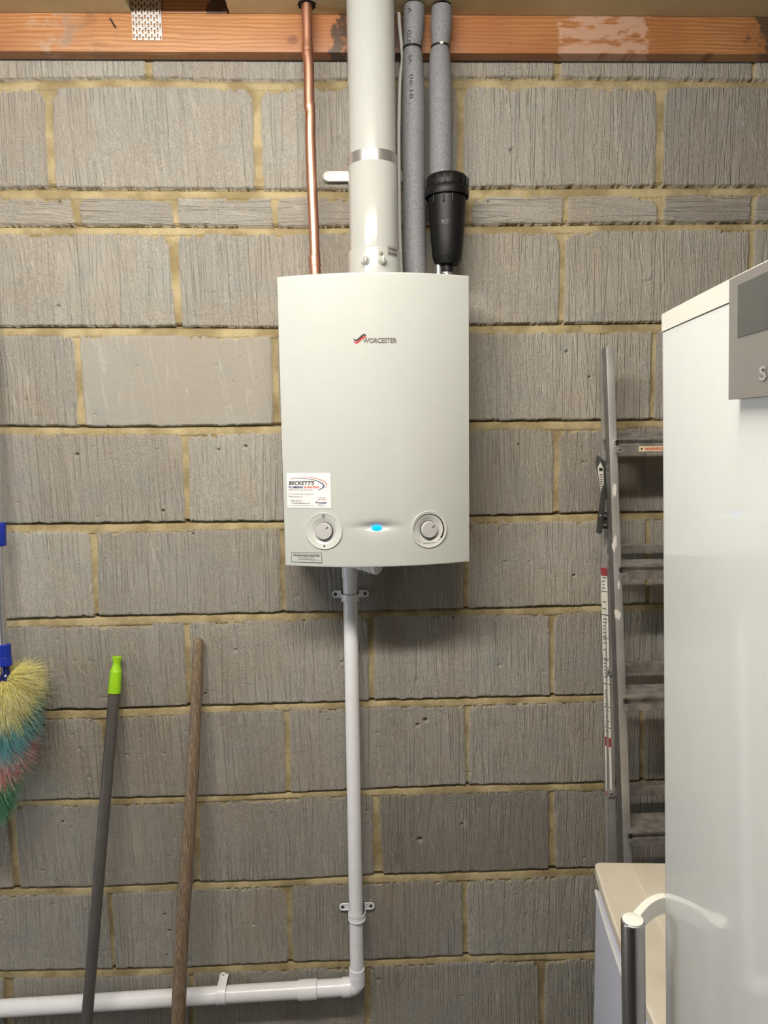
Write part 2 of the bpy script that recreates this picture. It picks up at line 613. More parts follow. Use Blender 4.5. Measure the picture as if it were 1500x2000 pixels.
M_PINKL = simple('dark_red_ink', srgb(140, 36, 44), 0.5)

m, t, b = newmat('cream_worktop')
tc = t.node('ShaderNodeTexCoord').outputs['Object']
c = t.mix(t.ramp(t.noise(tc, 9, 4), 0.35, 0.7), srgb(236, 228, 212), srgb(226, 215, 196))
c = t.mix(t.ramp(t.noise(tc, 60, 4, 0.6), 0.62, 0.75, 0, 0.5), c, srgb(176, 160, 130))
c = t.mix(t.ramp(t.noise(tc, 24, 3, 0.6, w=2.0), 0.68, 0.73, 0, 0.35), c, srgb(170, 140, 125))
t.l.new(c, b.inputs['Base Color'])
b.inputs['Roughness'].default_value = 0.45
M_TOP = m
M_APPL = simple('white_appliance_steel', srgb(222, 226, 244), 0.35, coat=0.1, var=0.03, vscale=60)
m, t, b = newmat('painted_plaster')
b.inputs['Base Color'].default_value = (0.17, 0.165, 0.16, 1)
b.inputs['Roughness'].default_value = 0.9
M_PLASTER = m
m, t, b = newmat('white_bounce_wall')  # unseen left wall made white to bounce light onto the fridge door
b.inputs['Base Color'].default_value = (0.62, 0.62, 0.62, 1)
b.inputs['Roughness'].default_value = 0.9
M_WHITEWALL = m
m, t, b = newmat('concrete_floor')
tc = t.node('ShaderNodeTexCoord').outputs['Object']
t.l.new(t.mix(t.ramp(t.noise(tc, 5, 5), 0.3, 0.7), srgb(95, 92, 88), srgb(112, 108, 102)), b.inputs['Base Color'])
b.inputs['Roughness'].default_value = 0.9
M_FLOOR = m

# ------------------------------------------------------------------ block wall (relief mesh)
BED = {0: [(0, 155, 172), (150, 152, 169), (280, 150, 167), (450, 155, 171), (560, 157, 171), (680, 153, 169), (900, 150, 167), (1100, 150, 168), (1260, 152, 168), (1500, 156, 168)],
       1: [(0, 366, 384), (110, 364, 383), (150, 367, 384), (280, 367, 385), (490, 369, 384), (690, 369, 385), (900, 365, 383), (1100, 363, 382), (1280, 362, 380), (1500, 362, 377)],
       2: [(0, 440, 454), (340, 440, 455), (560, 442, 456), (900, 438, 454), (1100, 436, 452), (1280, 434, 448), (1500, 433, 446)],
       3: [(0, 637, 653), (345, 637, 654), (545, 639, 655), (920, 633, 648), (1100, 631, 648), (1290, 629, 646)],
       4: [(0, 831, 846), (160, 833, 847), (365, 832, 846), (545, 830, 845), (920, 821, 836), (1085, 820, 836), (1290, 819, 832)],
       5: [(20, 1023, 1036), (180, 1022, 1037), (365, 1019, 1034), (550, 1018, 1031), (920, 1007, 1018), (1085, 1004, 1017), (1170, 1001, 1017), (1290, 1000, 1011)],
       6: [(10, 1210, 1222), (190, 1204, 1219), (370, 1200, 1214), (550, 1197, 1210), (730, 1194, 1203), (915, 1189, 1200), (1075, 1184, 1197), (1170, 1181, 1193)],
       7: [(90, 1387, 1401), (200, 1385, 1399), (390, 1378, 1392), (560, 1374, 1385), (730, 1368, 1379), (910, 1363, 1375), (1075, 1359, 1371), (1170, 1358, 1368)],
       8: [(50, 1564, 1572), (200, 1560, 1571), (380, 1556, 1565), (460, 1554, 1562), (560, 1549, 1557), (730, 1541, 1552), (920, 1533, 1546), (1075, 1531, 1543), (1170, 1528, 1541)],
       9: [(0, 1736, 1748), (200, 1732, 1744), (380, 1724, 1736), (540, 1720, 1730), (730, 1709, 1722), (900, 1704, 1717), (1075, 1698, 1711), (1160, 1696, 1708)],
       10: [(0, 1897, 1908), (200, 1893, 1908), (380, 1889, 1900), (560, 1880, 1892), (730, 1875, 1886), (900, 1867, 1878), (1060, 1863, 1873), (1160, 1858, 1871)]}
ROWS = [(115, 152, [(283, 298, 283, 298), (683, 697, 683, 697), (1083, 1096, 1083, 1096), (1470, 1476, 1470, 1476)]),
        (172, 365, [(87, 100, 93, 109), (493, 507, 498, 514), (893, 907, 893, 905), (1284, 1299, 1280, 1294)]),
        (384, 440, [(139, 150, 145, 160), (336, 347, 338, 348), (530, 541, 533, 543), (719, 731, 719, 731), (908, 921, 910, 922), (1102, 1110, 1100, 1110), (1286, 1297, 1284, 1295), (1470, 1476, 1464, 1474)]),
        (455, 637, [(327, 345, 343, 355), (716, 726, 716, 726), (1094, 1104, 1092, 1102), (1463, 1472, 1463, 1472)]),
        (654, 831, [(145, 154, 151, 166), (530, 541, 534, 547), (896, 906, 896, 906), (1274, 1282, 1269, 1277)]),
        (846, 1020, [(355, 367, 362, 371), (718, 728, 718, 728), (1082, 1092, 1081, 1092)]),
        (1036, 1200, [(176, 189, 184, 191), (546, 554, 549, 558), (907, 917, 907, 917), (1262, 1269, 1262, 1269)]),
        (1215, 1382, [(359, 370, 366, 373), (719, 731, 722, 731), (1073, 1082, 1076, 1082)]),
        (1395, 1550, [(198, 207, 205, 216), (556, 565, 558, 567), (908, 915, 912, 914), (1251, 1259, 1251, 1259)]),
        (1565, 1720, [(14, 28, 26, 37), (383, 391, 380, 389), (728, 740, 730, 749), (1073, 1082, 1073, 1086)]),
        (1735, 1880, [(208, 218, 220, 225), (559, 569, 563, 571), (904, 911, 905, 915)]),
        (1900, 2000, [(8, 26, 9, 25), (370, 379, 370, 379), (711, 723, 713, 723), (1052, 1065, 1054, 1063)])]

rng = np.random.default_rng(7)


def vnoise(x, z, scale, seed, octaves=3, gain=0.5):
    out = np.zeros_like(x)
    amp, tot = 1.0, 0.0
    for o in range(octaves):
        r = np.random.default_rng(seed + o * 101)
        N = 257
        g = r.random((N, N)).astype(np.float32)
        xx = (x * scale * 2 ** o) % (N - 1)
        zz = (z * scale * 2 ** o) % (N - 1)
        xi = np.floor(xx).astype(np.int32)
        zi = np.floor(zz).astype(np.int32)
        fx = xx - xi
        fz = zz - zi
        fx = fx * fx * (3 - 2 * fx)
        fz = fz * fz * (3 - 2 * fz)
        xj = (xi + 1) % N
        zj = (zi + 1) % N
        v = (g[xi, zi] * (1 - fx) + g[xj, zi] * fx) * (1 - fz) + (g[xi, zj] * (1 - fx) + g[xj, zj] * fx) * fz
        out += v * amp
        tot += amp
        amp *= gain
    return out / tot - 0.5


XL, XR = -2.3, 1.25       # side walls
ZC = 2.6107               # ceiling height
step = 0.0022
xs = np.concatenate([np.arange(XL, -0.99, 0.012), np.arange(-0.99, 1.08, step), np.arange(1.085, XR + 0.012, 0.012)])
zs = np.concatenate([np.arange(-0.01, 0.19, 0.012), np.arange(0.19, 2.59, step), [2.60, 2.62]])
GX, GZ = np.meshgrid(xs, zs, indexing='xy')
GX = GX.astype(np.float64)
wx = GX + vnoise(GX, GZ, 50, 11, 4, 0.7) * 0.0065
wz = GZ + vnoise(GX, GZ, 45, 23, 4, 0.7) * 0.0065
beds_top, beds_bot = [], []   # top of mortar (block above ends), bottom of mortar (block below begins)
for k in range(11):
    a = [P(x, v1, 0) for x, v1, v2 in BED[k]]
    c = [P(x, v2, 0) for x, v1, v2 in BED[k]]
    beds_top.append(np.interp(GX, [p.x for p in a], [p.z for p in a]))
    beds_bot.append(np.interp(GX, [p.x for p in c], [p.z for p in c]))
while len(beds_top) < 13:
    beds_top.append(beds_top[-1] - 0.225)
    beds_bot.append(beds_bot[-1] - 0.225)
nrow = 14
beds_px = [160, 375, 447, 645, 838, 1020, 1200, 1380, 1550, 1720, 1885, 2050, 2200, 2350]
mask_d = np.full(GX.shape, -1.0)      # signed distance inside a block
topd = np.full(GX.shape, 1.0)
tb = np.zeros(GX.shape)
rnd = np.zeros(GX.shape)
rnd2 = np.zeros(GX.shape)
comb = np.zeros(GX.shape)
tone = np.zeros(GX.shape)
OVR = {(4, 340): (.6, .03, .10), (9, 900): (.5, .35, .45), (2, 630): (.5, .12, .15), (2, 1390): (.5, .8, .25), (5, 180): (.4, .9, .05), (6, 700): (.3, .8, .1), (2, 240): (.3, .8, .1), (10, 730): (.5, .2, .15), (9, 200): (.5, .9, .12), (1, 40): (.5, .25, .08)}
for i in range(nrow):
    zt = beds_bot[i - 1] if i > 0 else np.full(GX.shape, 3.0)
    zb = beds_top[i] if i < 13 else np.full(GX.shape, -1.0)
    if i < len(ROWS):
        yt, yb, L = ROWS[i]
        js = []
        for a1, b1, a2, b2 in L:
            p1, p2, q1, q2 = P(a1, yt, 0), P(b1, yt, 0), P(a2, yb, 0), P(b2, yb, 0)
            js.append((p1.x, p2.x, q1.x, q2.x, p1.z, q1.z))
    else:
        js = []
        x0 = js_prev[0][0] + (0.225 if i % 2 == 0 else -0.225)
        for kk in range(4):
            js.append((x0 + kk * .45, x0 + kk * .45 + .011, x0 + kk * .45, x0 + kk * .45 + .011, 1.0, 0.0))
    if i != 2:
        js_prev = js
    sp = 0.225 if i == 2 else 0.45
    while js[0][0] > XL:
        j = js[0]
        js.insert(0, tuple(v - sp for v in j[:4]) + j[4:])
    while js[-1][0] < XR:
        j = js[-1]
        js.append(tuple(v + sp for v in j[:4]) + j[4:])
    rowsel = (GZ <= zt + 0.02) & (GZ >= zb - 0.02)
    for a in range(len(js) - 1):
        jl, jr = js[a], js[a + 1]
        el = jl[1] + (GZ - jl[4]) / (jl[5] - jl[4] - 1e-9) * (jl[3] - jl[1])
        er = jr[0] + (GZ - jr[4]) / (jr[5] - jr[4] - 1e-9) * (jr[2] - jr[0])
        d = np.minimum(np.minimum(wx - el, er - wx), np.minimum(zt - wz - 0.0015 + 0.0, wz - zb))
        # mortar smeared raggedly over the top arris
        dt = zt - GZ
        sel = rowsel & (d > mask_d)
        mask_d[sel] = d[sel]
        topd[sel] = dt[sel]
        r1, r2 = rng.random(), 0.15 + 0.85 * rng.random()
        tn = 0.0
        xm0, xm1 = jl[1], jr[0]
        for (ri, opx), (o1, o2, o3) in OVR.items():
            xo_ = P(opx, (beds_px[ri - 1] + beds_px[ri]) / 2, 0).x
            if ri == i and xm0 < xo_ < xm1:
                r1, r2, tn = o1, o2, o3
        tone[sel] = tn
        rnd[sel] = r1
        rnd2[sel] = r2
        comb[sel] = 1.0 if i == 2 else 0.0
# mortar depth profile: deep just under a block, flush on top of the one below
mz = np.zeros(GX.shape)
inbed = np.zeros(GX.shape, bool)
for k in range(13):
    w = beds_top[k] - beds_bot[k]
    tt = (beds_top[k] - GZ) / w
    s_ = (tt > -0.3) & (tt < 1.3)
    mz[s_] = np.clip(tt[s_], 0, 1)
    inbed |= s_
smear = vnoise(GX, GZ, 95, 77, 4, 0.75) + 0.8 * vnoise(GX, GZ, 9, 99, 2)
over = np.clip((smear * 2.6 + 0.02) * 0.012, 0, 0.012)
md2 = mask_d - np.where(topd < 0.03, over * np.clip(1 - topd / 0.03, 0, 1) * 1.5, 0)
cov = np.clip((md2 + 0.0008) / 0.0024, 0, 1)
cov = cov * cov * (3 - 2 * cov)
edge_round = np.clip(mask_d / 0.006, 0, 1)
blockh = -0.0018 * (1 - edge_round) ** 2 + vnoise(GX, GZ, 14, 5, 4) * 0.0016 + (rnd - 0.5) * 0.003
pits = vnoise(GX, GZ, 55, 311, 2, 0.5)
blockh -= np.where(pits > 0.36, (pits - 0.36) * 0.035, 0)
prof = np.where(inbed, -0.0135 * np.exp(-(mz / 0.20) ** 2) - 0.004 * (1 - mz) - 0.0008, -0.0040)
morth = prof + vnoise(GX, GZ, 30, 41, 4) * 0.0022
HGT = blockh * cov + morth * (1 - cov)
for hx, hy, hr_ in ((150, 888, 3.5), (114, 598, 3), (116, 395, 3.2), (831, 1407, 4), (816, 1416, 3.5), (820, 1640, 4.5), (1000, 293, 4), (1137, 637, 2.5), (1107, 687, 3), (1151, 737, 2.6), (427, 878, 2), (480, 872, 3), (955, 393, 2.5), (318, 998, 3), (123, 1605, 2), (331, 1818, 2.5), (902, 1610, 2), (1194, 1700, 2), (1121, 1124, 2.5), (1013, 868, 2), (377, 1043, 2), (401, 1355, 2), (84, 1418, 2.2)):
    hp = P(hx, hy, 0)
    rr2 = ((GX - hp.x) / (hr_ / 850 * 1.1)) ** 2 + ((GZ - hp.z) / (hr_ / 850)) ** 2
    HGT -= 0.009 * np.exp(-rr2 ** 2)
nx, nz = len(xs), len(zs)
co = np.empty((nz, nx, 3), np.float32)
co[..., 0] = GX
co[..., 1] = -HGT
co[..., 2] = GZ
idx = np.arange(nz * nx).reshape(nz, nx)
q = np.stack([idx[:-1, :-1], idx[:-1, 1:], idx[1:, 1:], idx[1:, :-1]], -1).reshape(-1, 4)
me = bpy.data.meshes.new('wall_back')
me.vertices.add(nz * nx)
me.vertices.foreach_set('co', co.ravel())
me.loops.add(q.size)
me.loops.foreach_set('vertex_index', q.ravel().astype(np.int32))
me.polygons.add(len(q))
me.polygons.foreach_set('loop_start', np.arange(0, q.size, 4, dtype=np.int32))
me.polygons.foreach_set('loop_total', np.full(len(q), 4, np.int32))
me.polygons.foreach_set('use_smooth', np.ones(len(q), bool))
for nm, arr in (('blockmask', cov), ('blockrnd', rnd), ('blockrnd2', rnd2), ('combdir', comb), ('blocktone', tone)):
    at = me.attributes.new(nm, 'FLOAT', 'POINT')
    at.data.foreach_set('value', arr.astype(np.float32).ravel())
me.materials.append(M_WALL)
me.update(calc_edges=True)
wall = bpy.data.objects.new('wall_back', me)
COL.objects.link(wall)
wall['kind'] = 'structure'


def struct(name, a, b, mat):
    o = MB().box(a, b).build(name, mat, smooth=False)
    o['kind'] = 'structure'
    return o


struct('floor', (XL - .1, -5.2, -0.1), (XR + .1, 0.15, 0.0), M_FLOOR)
yf = -0.037
nx0, nx1 = P(256, 30, yf).x, P(448, 29, yf).x
cm = MB().box((XL - .1, -5.2, ZC), (XR + .1, yf - 0.11, ZC + 0.1)).box((XL - .1, yf - 0.11, ZC), (nx0, 0.15, ZC + 0.1)).box((nx1, yf - 0.11, ZC), (XR + .1, 0.15, ZC + 0.1)).box((nx0, yf - 0.12, ZC + .1), (nx1, 0.15, ZC + 0.13)).build('ceiling', M_BOARD, smooth=False)
cm['kind'] = 'structure'
struct('wall_left', (XL - .1, -5.2, 0), (XL, 0.15, ZC), M_WHITEWALL)
struct('wall_right', (XR, -5.2, 0), (XR + .1, 0.15, ZC), M_PLASTER)
struct('wall_front', (XL, -5.2, 0), (XR, -5.1, ZC), M_PLASTER)

# wall plate timber: bottom follows the blocks
yf = -0.037
zb0, zb1 = P(0, 97, yf).z, P(1500, 107, yf).z
zb = (P(750, 103, yf).z)
mb = MB().box((XL, yf, zb), (XR, -0.004, ZC - 0.0005), 0.002, 2)
ledger = mb.build('wall_plate_timber', M_PINE, origin=(0, 0, 0))
setprops(ledger, 'long orange pine timber running along the top of the block wall under the ceiling', 'timber')

# timber block standing on the wall plate in the gap of the boards
blk = MB().box((nx0 + .003, yf + .0003, ZC), (nx1 - .004, -0.006, ZC + 0.099), 0.001).build('timber_block', M_PINE, origin=((nx0 + nx1) / 2, yf, ZC))
setprops(blk, 'short timber block above the pine timber, partly behind the nail plate', 'timber')

# nail plate with slots
rt = root('nail_plate', P(288, 80, yf), 'perforated galvanised nail plate fixed over the pine timber at top left', 'nail plate')
xa, xb = P(259, 60, yf).x, P(317, 60, yf).x
z0_, z1_ = P(288, 80, yf).z, ZC + 0.06
mb = MB()


def slot_sheet(mb, o, ax, ay, nrm, wid, hgt):
    """thin sheet with staggered slots: o corner, ax,ay unit axes"""
    nxs = 10
    cw = wid / nxs
    rowh = 0.0135
    nr = max(1, int(hgt / rowh + 0.5))
    rh = hgt / nr
    th = 0.0012
    slots = []
    for r in range(nr):
        for c_ in range(nxs):
            if c_ == 9 and r % 2:
                continue
            cx = (c_ + 0.5) * cw
            cy = (r + (0.30 if c_ % 2 else 0.62)) * rh
            slots.append((cx, cy))
    # build columns of quads with openings
    for c_ in range(nxs):
        x0, x1 = c_ * cw, (c_ + 1) * cw
        sx0, sx1 = x0 + cw * 0.26, x0 + cw * 0.74
        sl = sorted(s for s in slots if x0 < s[0] < x1)
        def bx(a0, a1, b0, b1, t=th, zo=0.0):
            if b1 - b0 < 1e-5:
                return
            mb.obox(o + ax * a0 + ay * b0 + nrm * zo, ax * (a1 - a0), nrm * t, ay * (b1 - b0))
        bx(x0, sx0, 0, hgt)
        bx(sx1, x1, 0, hgt)
        y = 0
        for _, cy in sl:
            a0, a1 = max(0, cy - 0.0035), min(hgt, cy + 0.0035)
            bx(sx0, sx1, y, a0)
            # punched tooth lip
            if a1 < hgt - 0.001:
                bx(sx0, sx1, a1, a1 + 0.0009, 0.0024)
            y = a1
        bx(sx0, sx1, y, hgt)


slot_sheet(mb, Vector((xa, yf - 0.0013, z0_)), Vector((1, 0, 0)), Vector((0, 0, 1)), Vector((0, -1, 0)), xb - xa, z1_ - z0_)
mb.build('slotted_plate', M_GALV, rt, smooth=False)

# nail bent in timber
p0, p1 = P(215, 36, yf - .001), P(226, 54, yf - .003)
nl = MB().tube([p0, p0.lerp(p1, .5) + Vector((0, -.004, 0)), p1], 0.0014, 8).build('bent_nail', M_HOLE)
setprops(nl, 'dark bent nail in the face of the pine timber left of the nail plate', 'nail')

# ------------------------------------------------------------------ boiler
YC, BUL = -0.195, 0.040
bl = (P(542, 540, YC).x + P(556, 1104, YC).x) / 2
br = (P(918, 539, YC).x + P(915, 1098, YC).x) / 2
bt = (P(542, 540, YC).z + P(918, 539, YC).z) / 2
bb = (P(556, 1104, YC).z + P(915, 1098, YC).z) / 2
bxc = (bl + br) / 2
hw = (br - bl) / 2


def yfront(x):
    u = (x - bxc) / hw
    return YC - BUL * (1 - u * u)


def PF(px, py, off=0.0):
    """photo pixel -> point on the bowed front"""
    y = YC - BUL
    for _ in range(6):
        p = P(px, py, y - off)
        y = yfront(p.x)
    return P(px, py, y - off)


def onfront(x, z, off):
    # push along surface normal approx -y
    return Vector((x, yfront(x) - off, z))


boiler = root('wall_boiler', (bxc, 0, bb), 'white wall hung boiler with bowed front, two round dials and blue light', 'boiler')
D1c, D2c = PF(633, 1037), PF(838, 1034)
LEDc = PF(736, 1033)
NU, NV = 260, 380
us = np.linspace(-1, 1, NU)
vs_ = np.linspace(0, 1, NV)
UX = bxc + us * (hw - 0.0025)
VZ = bb + 0.0025 + vs_ * (bt - bb - 0.005)
gx, gz = np.meshgrid(UX, VZ)
gy = YC - BUL * (1 - ((gx - bxc) / hw) ** 2)
for c_ in (D1c, D2c):
    r = np.hypot(gx - c_.x, gz - c_.z)
    gy = gy + 0.016 * (1 - np.clip((r - 0.0335) / 0.003, 0, 1))
ex = (gx - LEDc.x) / 0.046
ez = (gz - (LEDc.z - 0.000)) / 0.017
rr = ex ** 2 + np.where(ez > 0, ez / 0.85, ez / 1.25) ** 2
ez2 = np.clip(ez, -3, 3)
dim = np.exp(-rr * 1.6)
gy = gy + 0.0075 * dim * (1 + 0.5 * np.tanh(ez2 * 3))
verts = [(gx[j, i], gy[j, i], gz[j, i]) for j in range(NV) for i in range(NU)]
faces = [(j * NU + i, j * NU + i + 1, (j + 1) * NU + i + 1, (j + 1) * NU + i) for j in range(NV - 1) for i in range(NU - 1)]
# rim: rounded edge then walls back
loop = [(0, i) for i in range(NU)] + [(j, NU - 1) for j in range(1, NV)] + [(NV - 1, i) for i in range(NU - 2, -1, -1)] + [(j, 0) for j in range(NV - 2, 0, -1)]
base = [j * NU + i for j, i in loop]
prev = base
for k, (off, back) in enumerate(((0.0018, 0.0008), (0.0025, 0.0028), (0.0025, 0.175))):
    cur = []
    for j, i in loop:
        x, y, z = gx[j, i], gy[j, i], gz[j, i]
        dx = -1 if i == 0 else (1 if i == NU - 1 else 0)
        dz = -1 if j == 0 else (1 if j == NV - 1 else 0)
        yy = y + back
        if k == 2:
            yy = -0.006
        cur.append(len(verts))
        verts.append((x + dx * off, yy, z + dz * off))
    n_ = len(loop)
    for q_ in range(n_):
        faces.append((prev[q_], cur[q_], cur[(q_ + 1) % n_], prev[(q_ + 1) % n_]))
    prev = cur
faces.append(tuple(prev))
casing = mesh_obj('casing', verts, faces, M_BOILER, boiler, smooth=True)
bmx = bmesh.new()
bmx.from_mesh(casing.data)
bmesh.ops.recalc_face_normals(bmx, faces=bmx.faces)
for e in bmx.edges:
    if len(e.link_faces) == 2 and e.link_faces[0].normal.dot(e.link_faces[1].normal) < 0.75:
        e.smooth = False
bmx.to_mesh(casing.data)
bmx.free()

# led lens
mb = MB()
n_ = 40
cy = yfront(LEDc.x) + 0.0075
vv = [Vector((LEDc.x + 0.0105 * math.cos(a) * k, cy - 0.003 - 0.0012 * (1 - k), LEDc.z + 0.001 + 0.0062 * math.sin(a) * k)) for k in (1, 0.6, 0.2) for a in [2 * math.pi * q_ / n_ for q_ in range(n_)]]
ff = [(k * n_ + q_, k * n_ + (q_ + 1) % n_, (k + 1) * n_ + (q_ + 1) % n_, (k + 1) * n_ + q_) for k in range(2) for q_ in range(n_)] + [tuple(2 * n_ + q_ for q_ in range(n_))]
vv += [Vector((LEDc.x + 0.0105 * math.cos(2 * math.pi * q_ / n_), cy + 0.006, LEDc.z + 0.001 + 0.0062 * math.sin(2 * math.pi * q_ / n_))) for q_ in range(n_)]
ff += [(q_, 3 * n_ + q_, 3 * n_ + (q_ + 1) % n_, (q_ + 1) % n_) for q_ in range(n_)]
mb.add(vv, ff)
o = mb.build('indicator_light', M_LED, boiler)
o['label'] = 'glowing blue light'


def flat_front(name, polys, mat, off, parent, extra=None):
    """polys: list of (verts2d in world x,z, faces)"""
    V, Fc = [], []
    for v, f in polys:
        b0 = len(V)
        V += [onfront(x, z, off) for x, z in v]
        Fc += [tuple(b0 + i for i in ff_) for ff_ in f]
    return mesh_obj(name, V, Fc, mat, parent)


def px_text(txt, px0, px1, py0, py1, shear=0.0, bold=0.0):
    a, c = PF(px0, py1), PF(px1, py0)
    return fit_text(txt, a.x, c.x, a.z, c.z, shear, bold)


def ringarc(c, r0, r1, a0, a1, n=60):
    """annular arc, radii may vary (functions)"""
    v, f = [], []
    for i in range(n + 1):
        k = i / n
        a = math.radians(a0 + (a1 - a0) * k)
        ra = r0(k) if callable(r0) else r0
        rb = r1(k) if callable(r1) else r1
        v += [(c.x + ra * math.cos(a), c.z + ra * math.sin(a)), (c.x + rb * math.cos(a), c.z + rb * math.sin(a))]
        if i:
            f.append((2 * i - 2, 2 * i - 1, 2 * i + 1, 2 * i))
    return v, f


def dial(c, which):
    yf_ = yfront(c.x)
    slope = 2 * BUL * (c.x - bxc) / hw ** 2          # dy/dx of the front
    nrm = Vector((slope, -1, 0)).normalized()
    cc = Vector((c.x, yf_, c.z))
    prof = [(0.0385, -0.004), (0.0387, 0.0012), (0.0380, 0.0022), (0.0368, 0.0022), (0.0358, 0.0015), (0.0290, 0.0013), (0.0270, 0.0006), (0.0215, -0.0032), (0.0190, -0.0045), (0.0, -0.0047)]
    d = MB().lathe(cc, nrm, prof, 96, caps=False).build('dial', M_DIAL, boiler, angle=50)
    kn = MB().lathe(cc, nrm, [(0.0176, -0.0045), (0.0174, 0.0035), (0.0171, 0.0048), (0.0160, 0.0056), (0.0, 0.0058)], 72, caps=False).build('knob', M_KNOB, d)
    kn['label'] = 'light grey knob'
    rg = MB().lathe(cc, nrm, [(0.0186, -0.0047), (0.0186, -0.0022), (0.0176, -0.0018)], 72, caps=False).build('knob_ring', M_INK, d)
    U = Vector((0, 0, 1)).cross(nrm).normalized()
    if U.x < 0:
        U = -U
    Vv = Vector((0, 0, 1))
    # pointer mark
    dr = (U * 1 + Vv * 0.86).normalized()
    sd = dr.cross(nrm).normalized()
    q0 = cc + nrm * 0.0061
    mk = MB().obox(q0 + dr * 0.0075 - sd * 0.0009, dr * 0.0058, sd * 0.0018, nrm * 0.0002).build('pointer_mark', M_INK, kn, smooth=False)
    return d, cc, nrm, U


def on_dial(cc, nrm, U, v2, off=0.0017):
    return [cc + U * x + Vector((0, 0, 1)) * z + nrm * off for x, z in v2]


s_px = (PF(700, 1037).x - PF(600, 1037).x) / 100     # metres per photo pixel on the front
d1, cc, nrm, U = dial(D1c, 0)
def addp(name, par, v2, f, off=0.0017):
    mesh_obj(name, on_dial(cc, nrm, U, v2, off), [tuple(g) for g in f], M_INK, par)
class _c: pass
z0c = _c(); z0c.x = 0.0; z0c.z = 0.0315
addp('off_symbol', d1, *ringarc(z0c, 0.0021, 0.0030, 0, 360, 30), off=0.0024)
addp('on_symbol', d1, [(0.0228, 0.0195), (0.0234, 0.0195), (0.0234, 0.0245), (0.0228, 0.0245)], [(0, 1, 2, 3)])
dp = [(0, 0.0036), (0.0009, 0.0012), (0.0017, -0.0010), (0.0014, -0.0028), (0, -0.0034), (-0.0014, -0.0028), (-0.0017, -0.0010), (-0.0009, 0.0012)]
addp('flame_symbol', d1, [(x, z - 0.0306) for x, z in dp], [tuple(range(8))])
d2, cc, nrm, U = dial(D2c, 1)
z0c.x = 0; z0c.z = 0
addp('scale_arc', d2, *ringarc(z0c, lambda k: 0.0322 - 0.0003 - 0.0029 * k ** 1.6, lambda k: 0.0326, 183, -37, 90), off=0.0020)
addp('scale_mark', d2, [(-0.0250, -0.0235), (-0.0180, -0.0230), (-0.0180, -0.0236), (-0.0250, -0.0242)], [(0, 1, 2, 3)])
addp('scale_dot', d2, [(-0.0255, -0.0196), (-0.0243, -0.0196), (-0.0243, -0.0208), (-0.0255, -0.0208)], [(0, 1, 2, 3)])
addp('scale_mark', d2, [(0.0185, -0.0222), (0.0245, -0.0222), (0.0245, -0.0230), (0.0185, -0.0230)], [(0, 1, 2, 3)])
tv, tf = fit_text('GREENSTAR RI', -0.0135, 0.0138, -0.0293, -0.0266)
addp('dial_lettering', d2, tv, tf)

# maker logo
lg = []
lt = px_text('WORCESTER', 709, 775, 660, 670.5, 0, 0.03)
wm = flat_front('logo_lettering', [lt], M_GREYINK, 0.0007, boiler)


def swoosh(pts, wid):
    """tapered ribbon through photo pixels"""
    v, f = [], []
    n = len(pts)
    for i, (x, y) in enumerate(pts):
        a = PF(*pts[max(i - 1, 0)])
        c = PF(*pts[min(i + 1, n - 1)])
        p = PF(x, y)
        tdir = Vector((c.x - a.x, c.z - a.z, 0)).normalized()
        w = wid[i] * s_px / 2
        v += [(p.x - tdir.y * w, p.z + tdir.x * w), (p.x + tdir.y * w, p.z - tdir.x * w)]
        if i:
            f.append((2 * i - 2, 2 * i - 1, 2 * i + 1, 2 * i))
    return v, f


def smooth_pts(p, n=24):
    out = []
    for i in range(n + 1):
        tt = i / n * (len(p) - 1)
        k = min(int(tt), len(p) - 2)
        u = tt - k
        p0, p1, p2, p3 = p[max(k - 1, 0)], p[k], p[k + 1], p[min(k + 2, len(p) - 1)]
        out.append(tuple(0.5 * ((2 * p1[d]) + (-p0[d] + p2[d]) * u + (2 * p0[d] - 5 * p1[d] + 4 * p2[d] - p3[d]) * u * u + (-p0[d] + 3 * p1[d] - 3 * p2[d] + p3[d]) * u ** 3) for d in range(len(p1))))
    return out


sw = smooth_pts([(690.5, 661.5), (694, 665), (698, 664), (704, 659), (709, 654.5), (713, 654), (715, 657)])
wd = [0.8 + 2.4 * math.sin(math.pi * i / 24) ** 0.6 for i in range(25)]
flat_front('logo_stripe', [swoosh(sw, wd)], M_INK, 0.0007, boiler)
sw2 = [(x + 0.5, y + 4.5) for x, y in sw]
o = flat_front('logo_stripe', [swoosh(sw2, wd)], M_RED, 0.0006, boiler)
o['label'] = 'red stripe'

# installer sticker
st = root('installer_sticker', PF(604, 990), 'white plumbing company sticker on the lower left of the boiler front', 'sticker')


def draped(name, c4, mat, off, parent, n=16):
    """rectangle given by photo pixels draped on the front: x0,x1,y0,y1"""
    x0, x1, y0, y1 = c4
    a, c = PF(x0, y1), PF(x1, y0)
    V, Fc = [], []
    for i in range(n + 1):
        x = a.x + (c.x - a.x) * i / n
        for z in (a.z, c.z):
            V += [onfront(x, z, off), onfront(x, z, off - 0.0003)]
        if i:
            b0 = 4 * i
            q0 = b0 - 4
            Fc += [(q0, b0, b0 + 2, q0 + 2), (q0 + 1, q0 + 3, b0 + 3, b0 + 1), (q0, q0 + 1, b0 + 1, b0), (q0 + 2, b0 + 2, b0 + 3, q0 + 3)]
    Fc += [(0, 2, 3, 1), (4 * n, 4 * n + 1, 4 * n + 3, 4 * n + 2)]
    return mesh_obj(name, V, Fc, mat, parent)


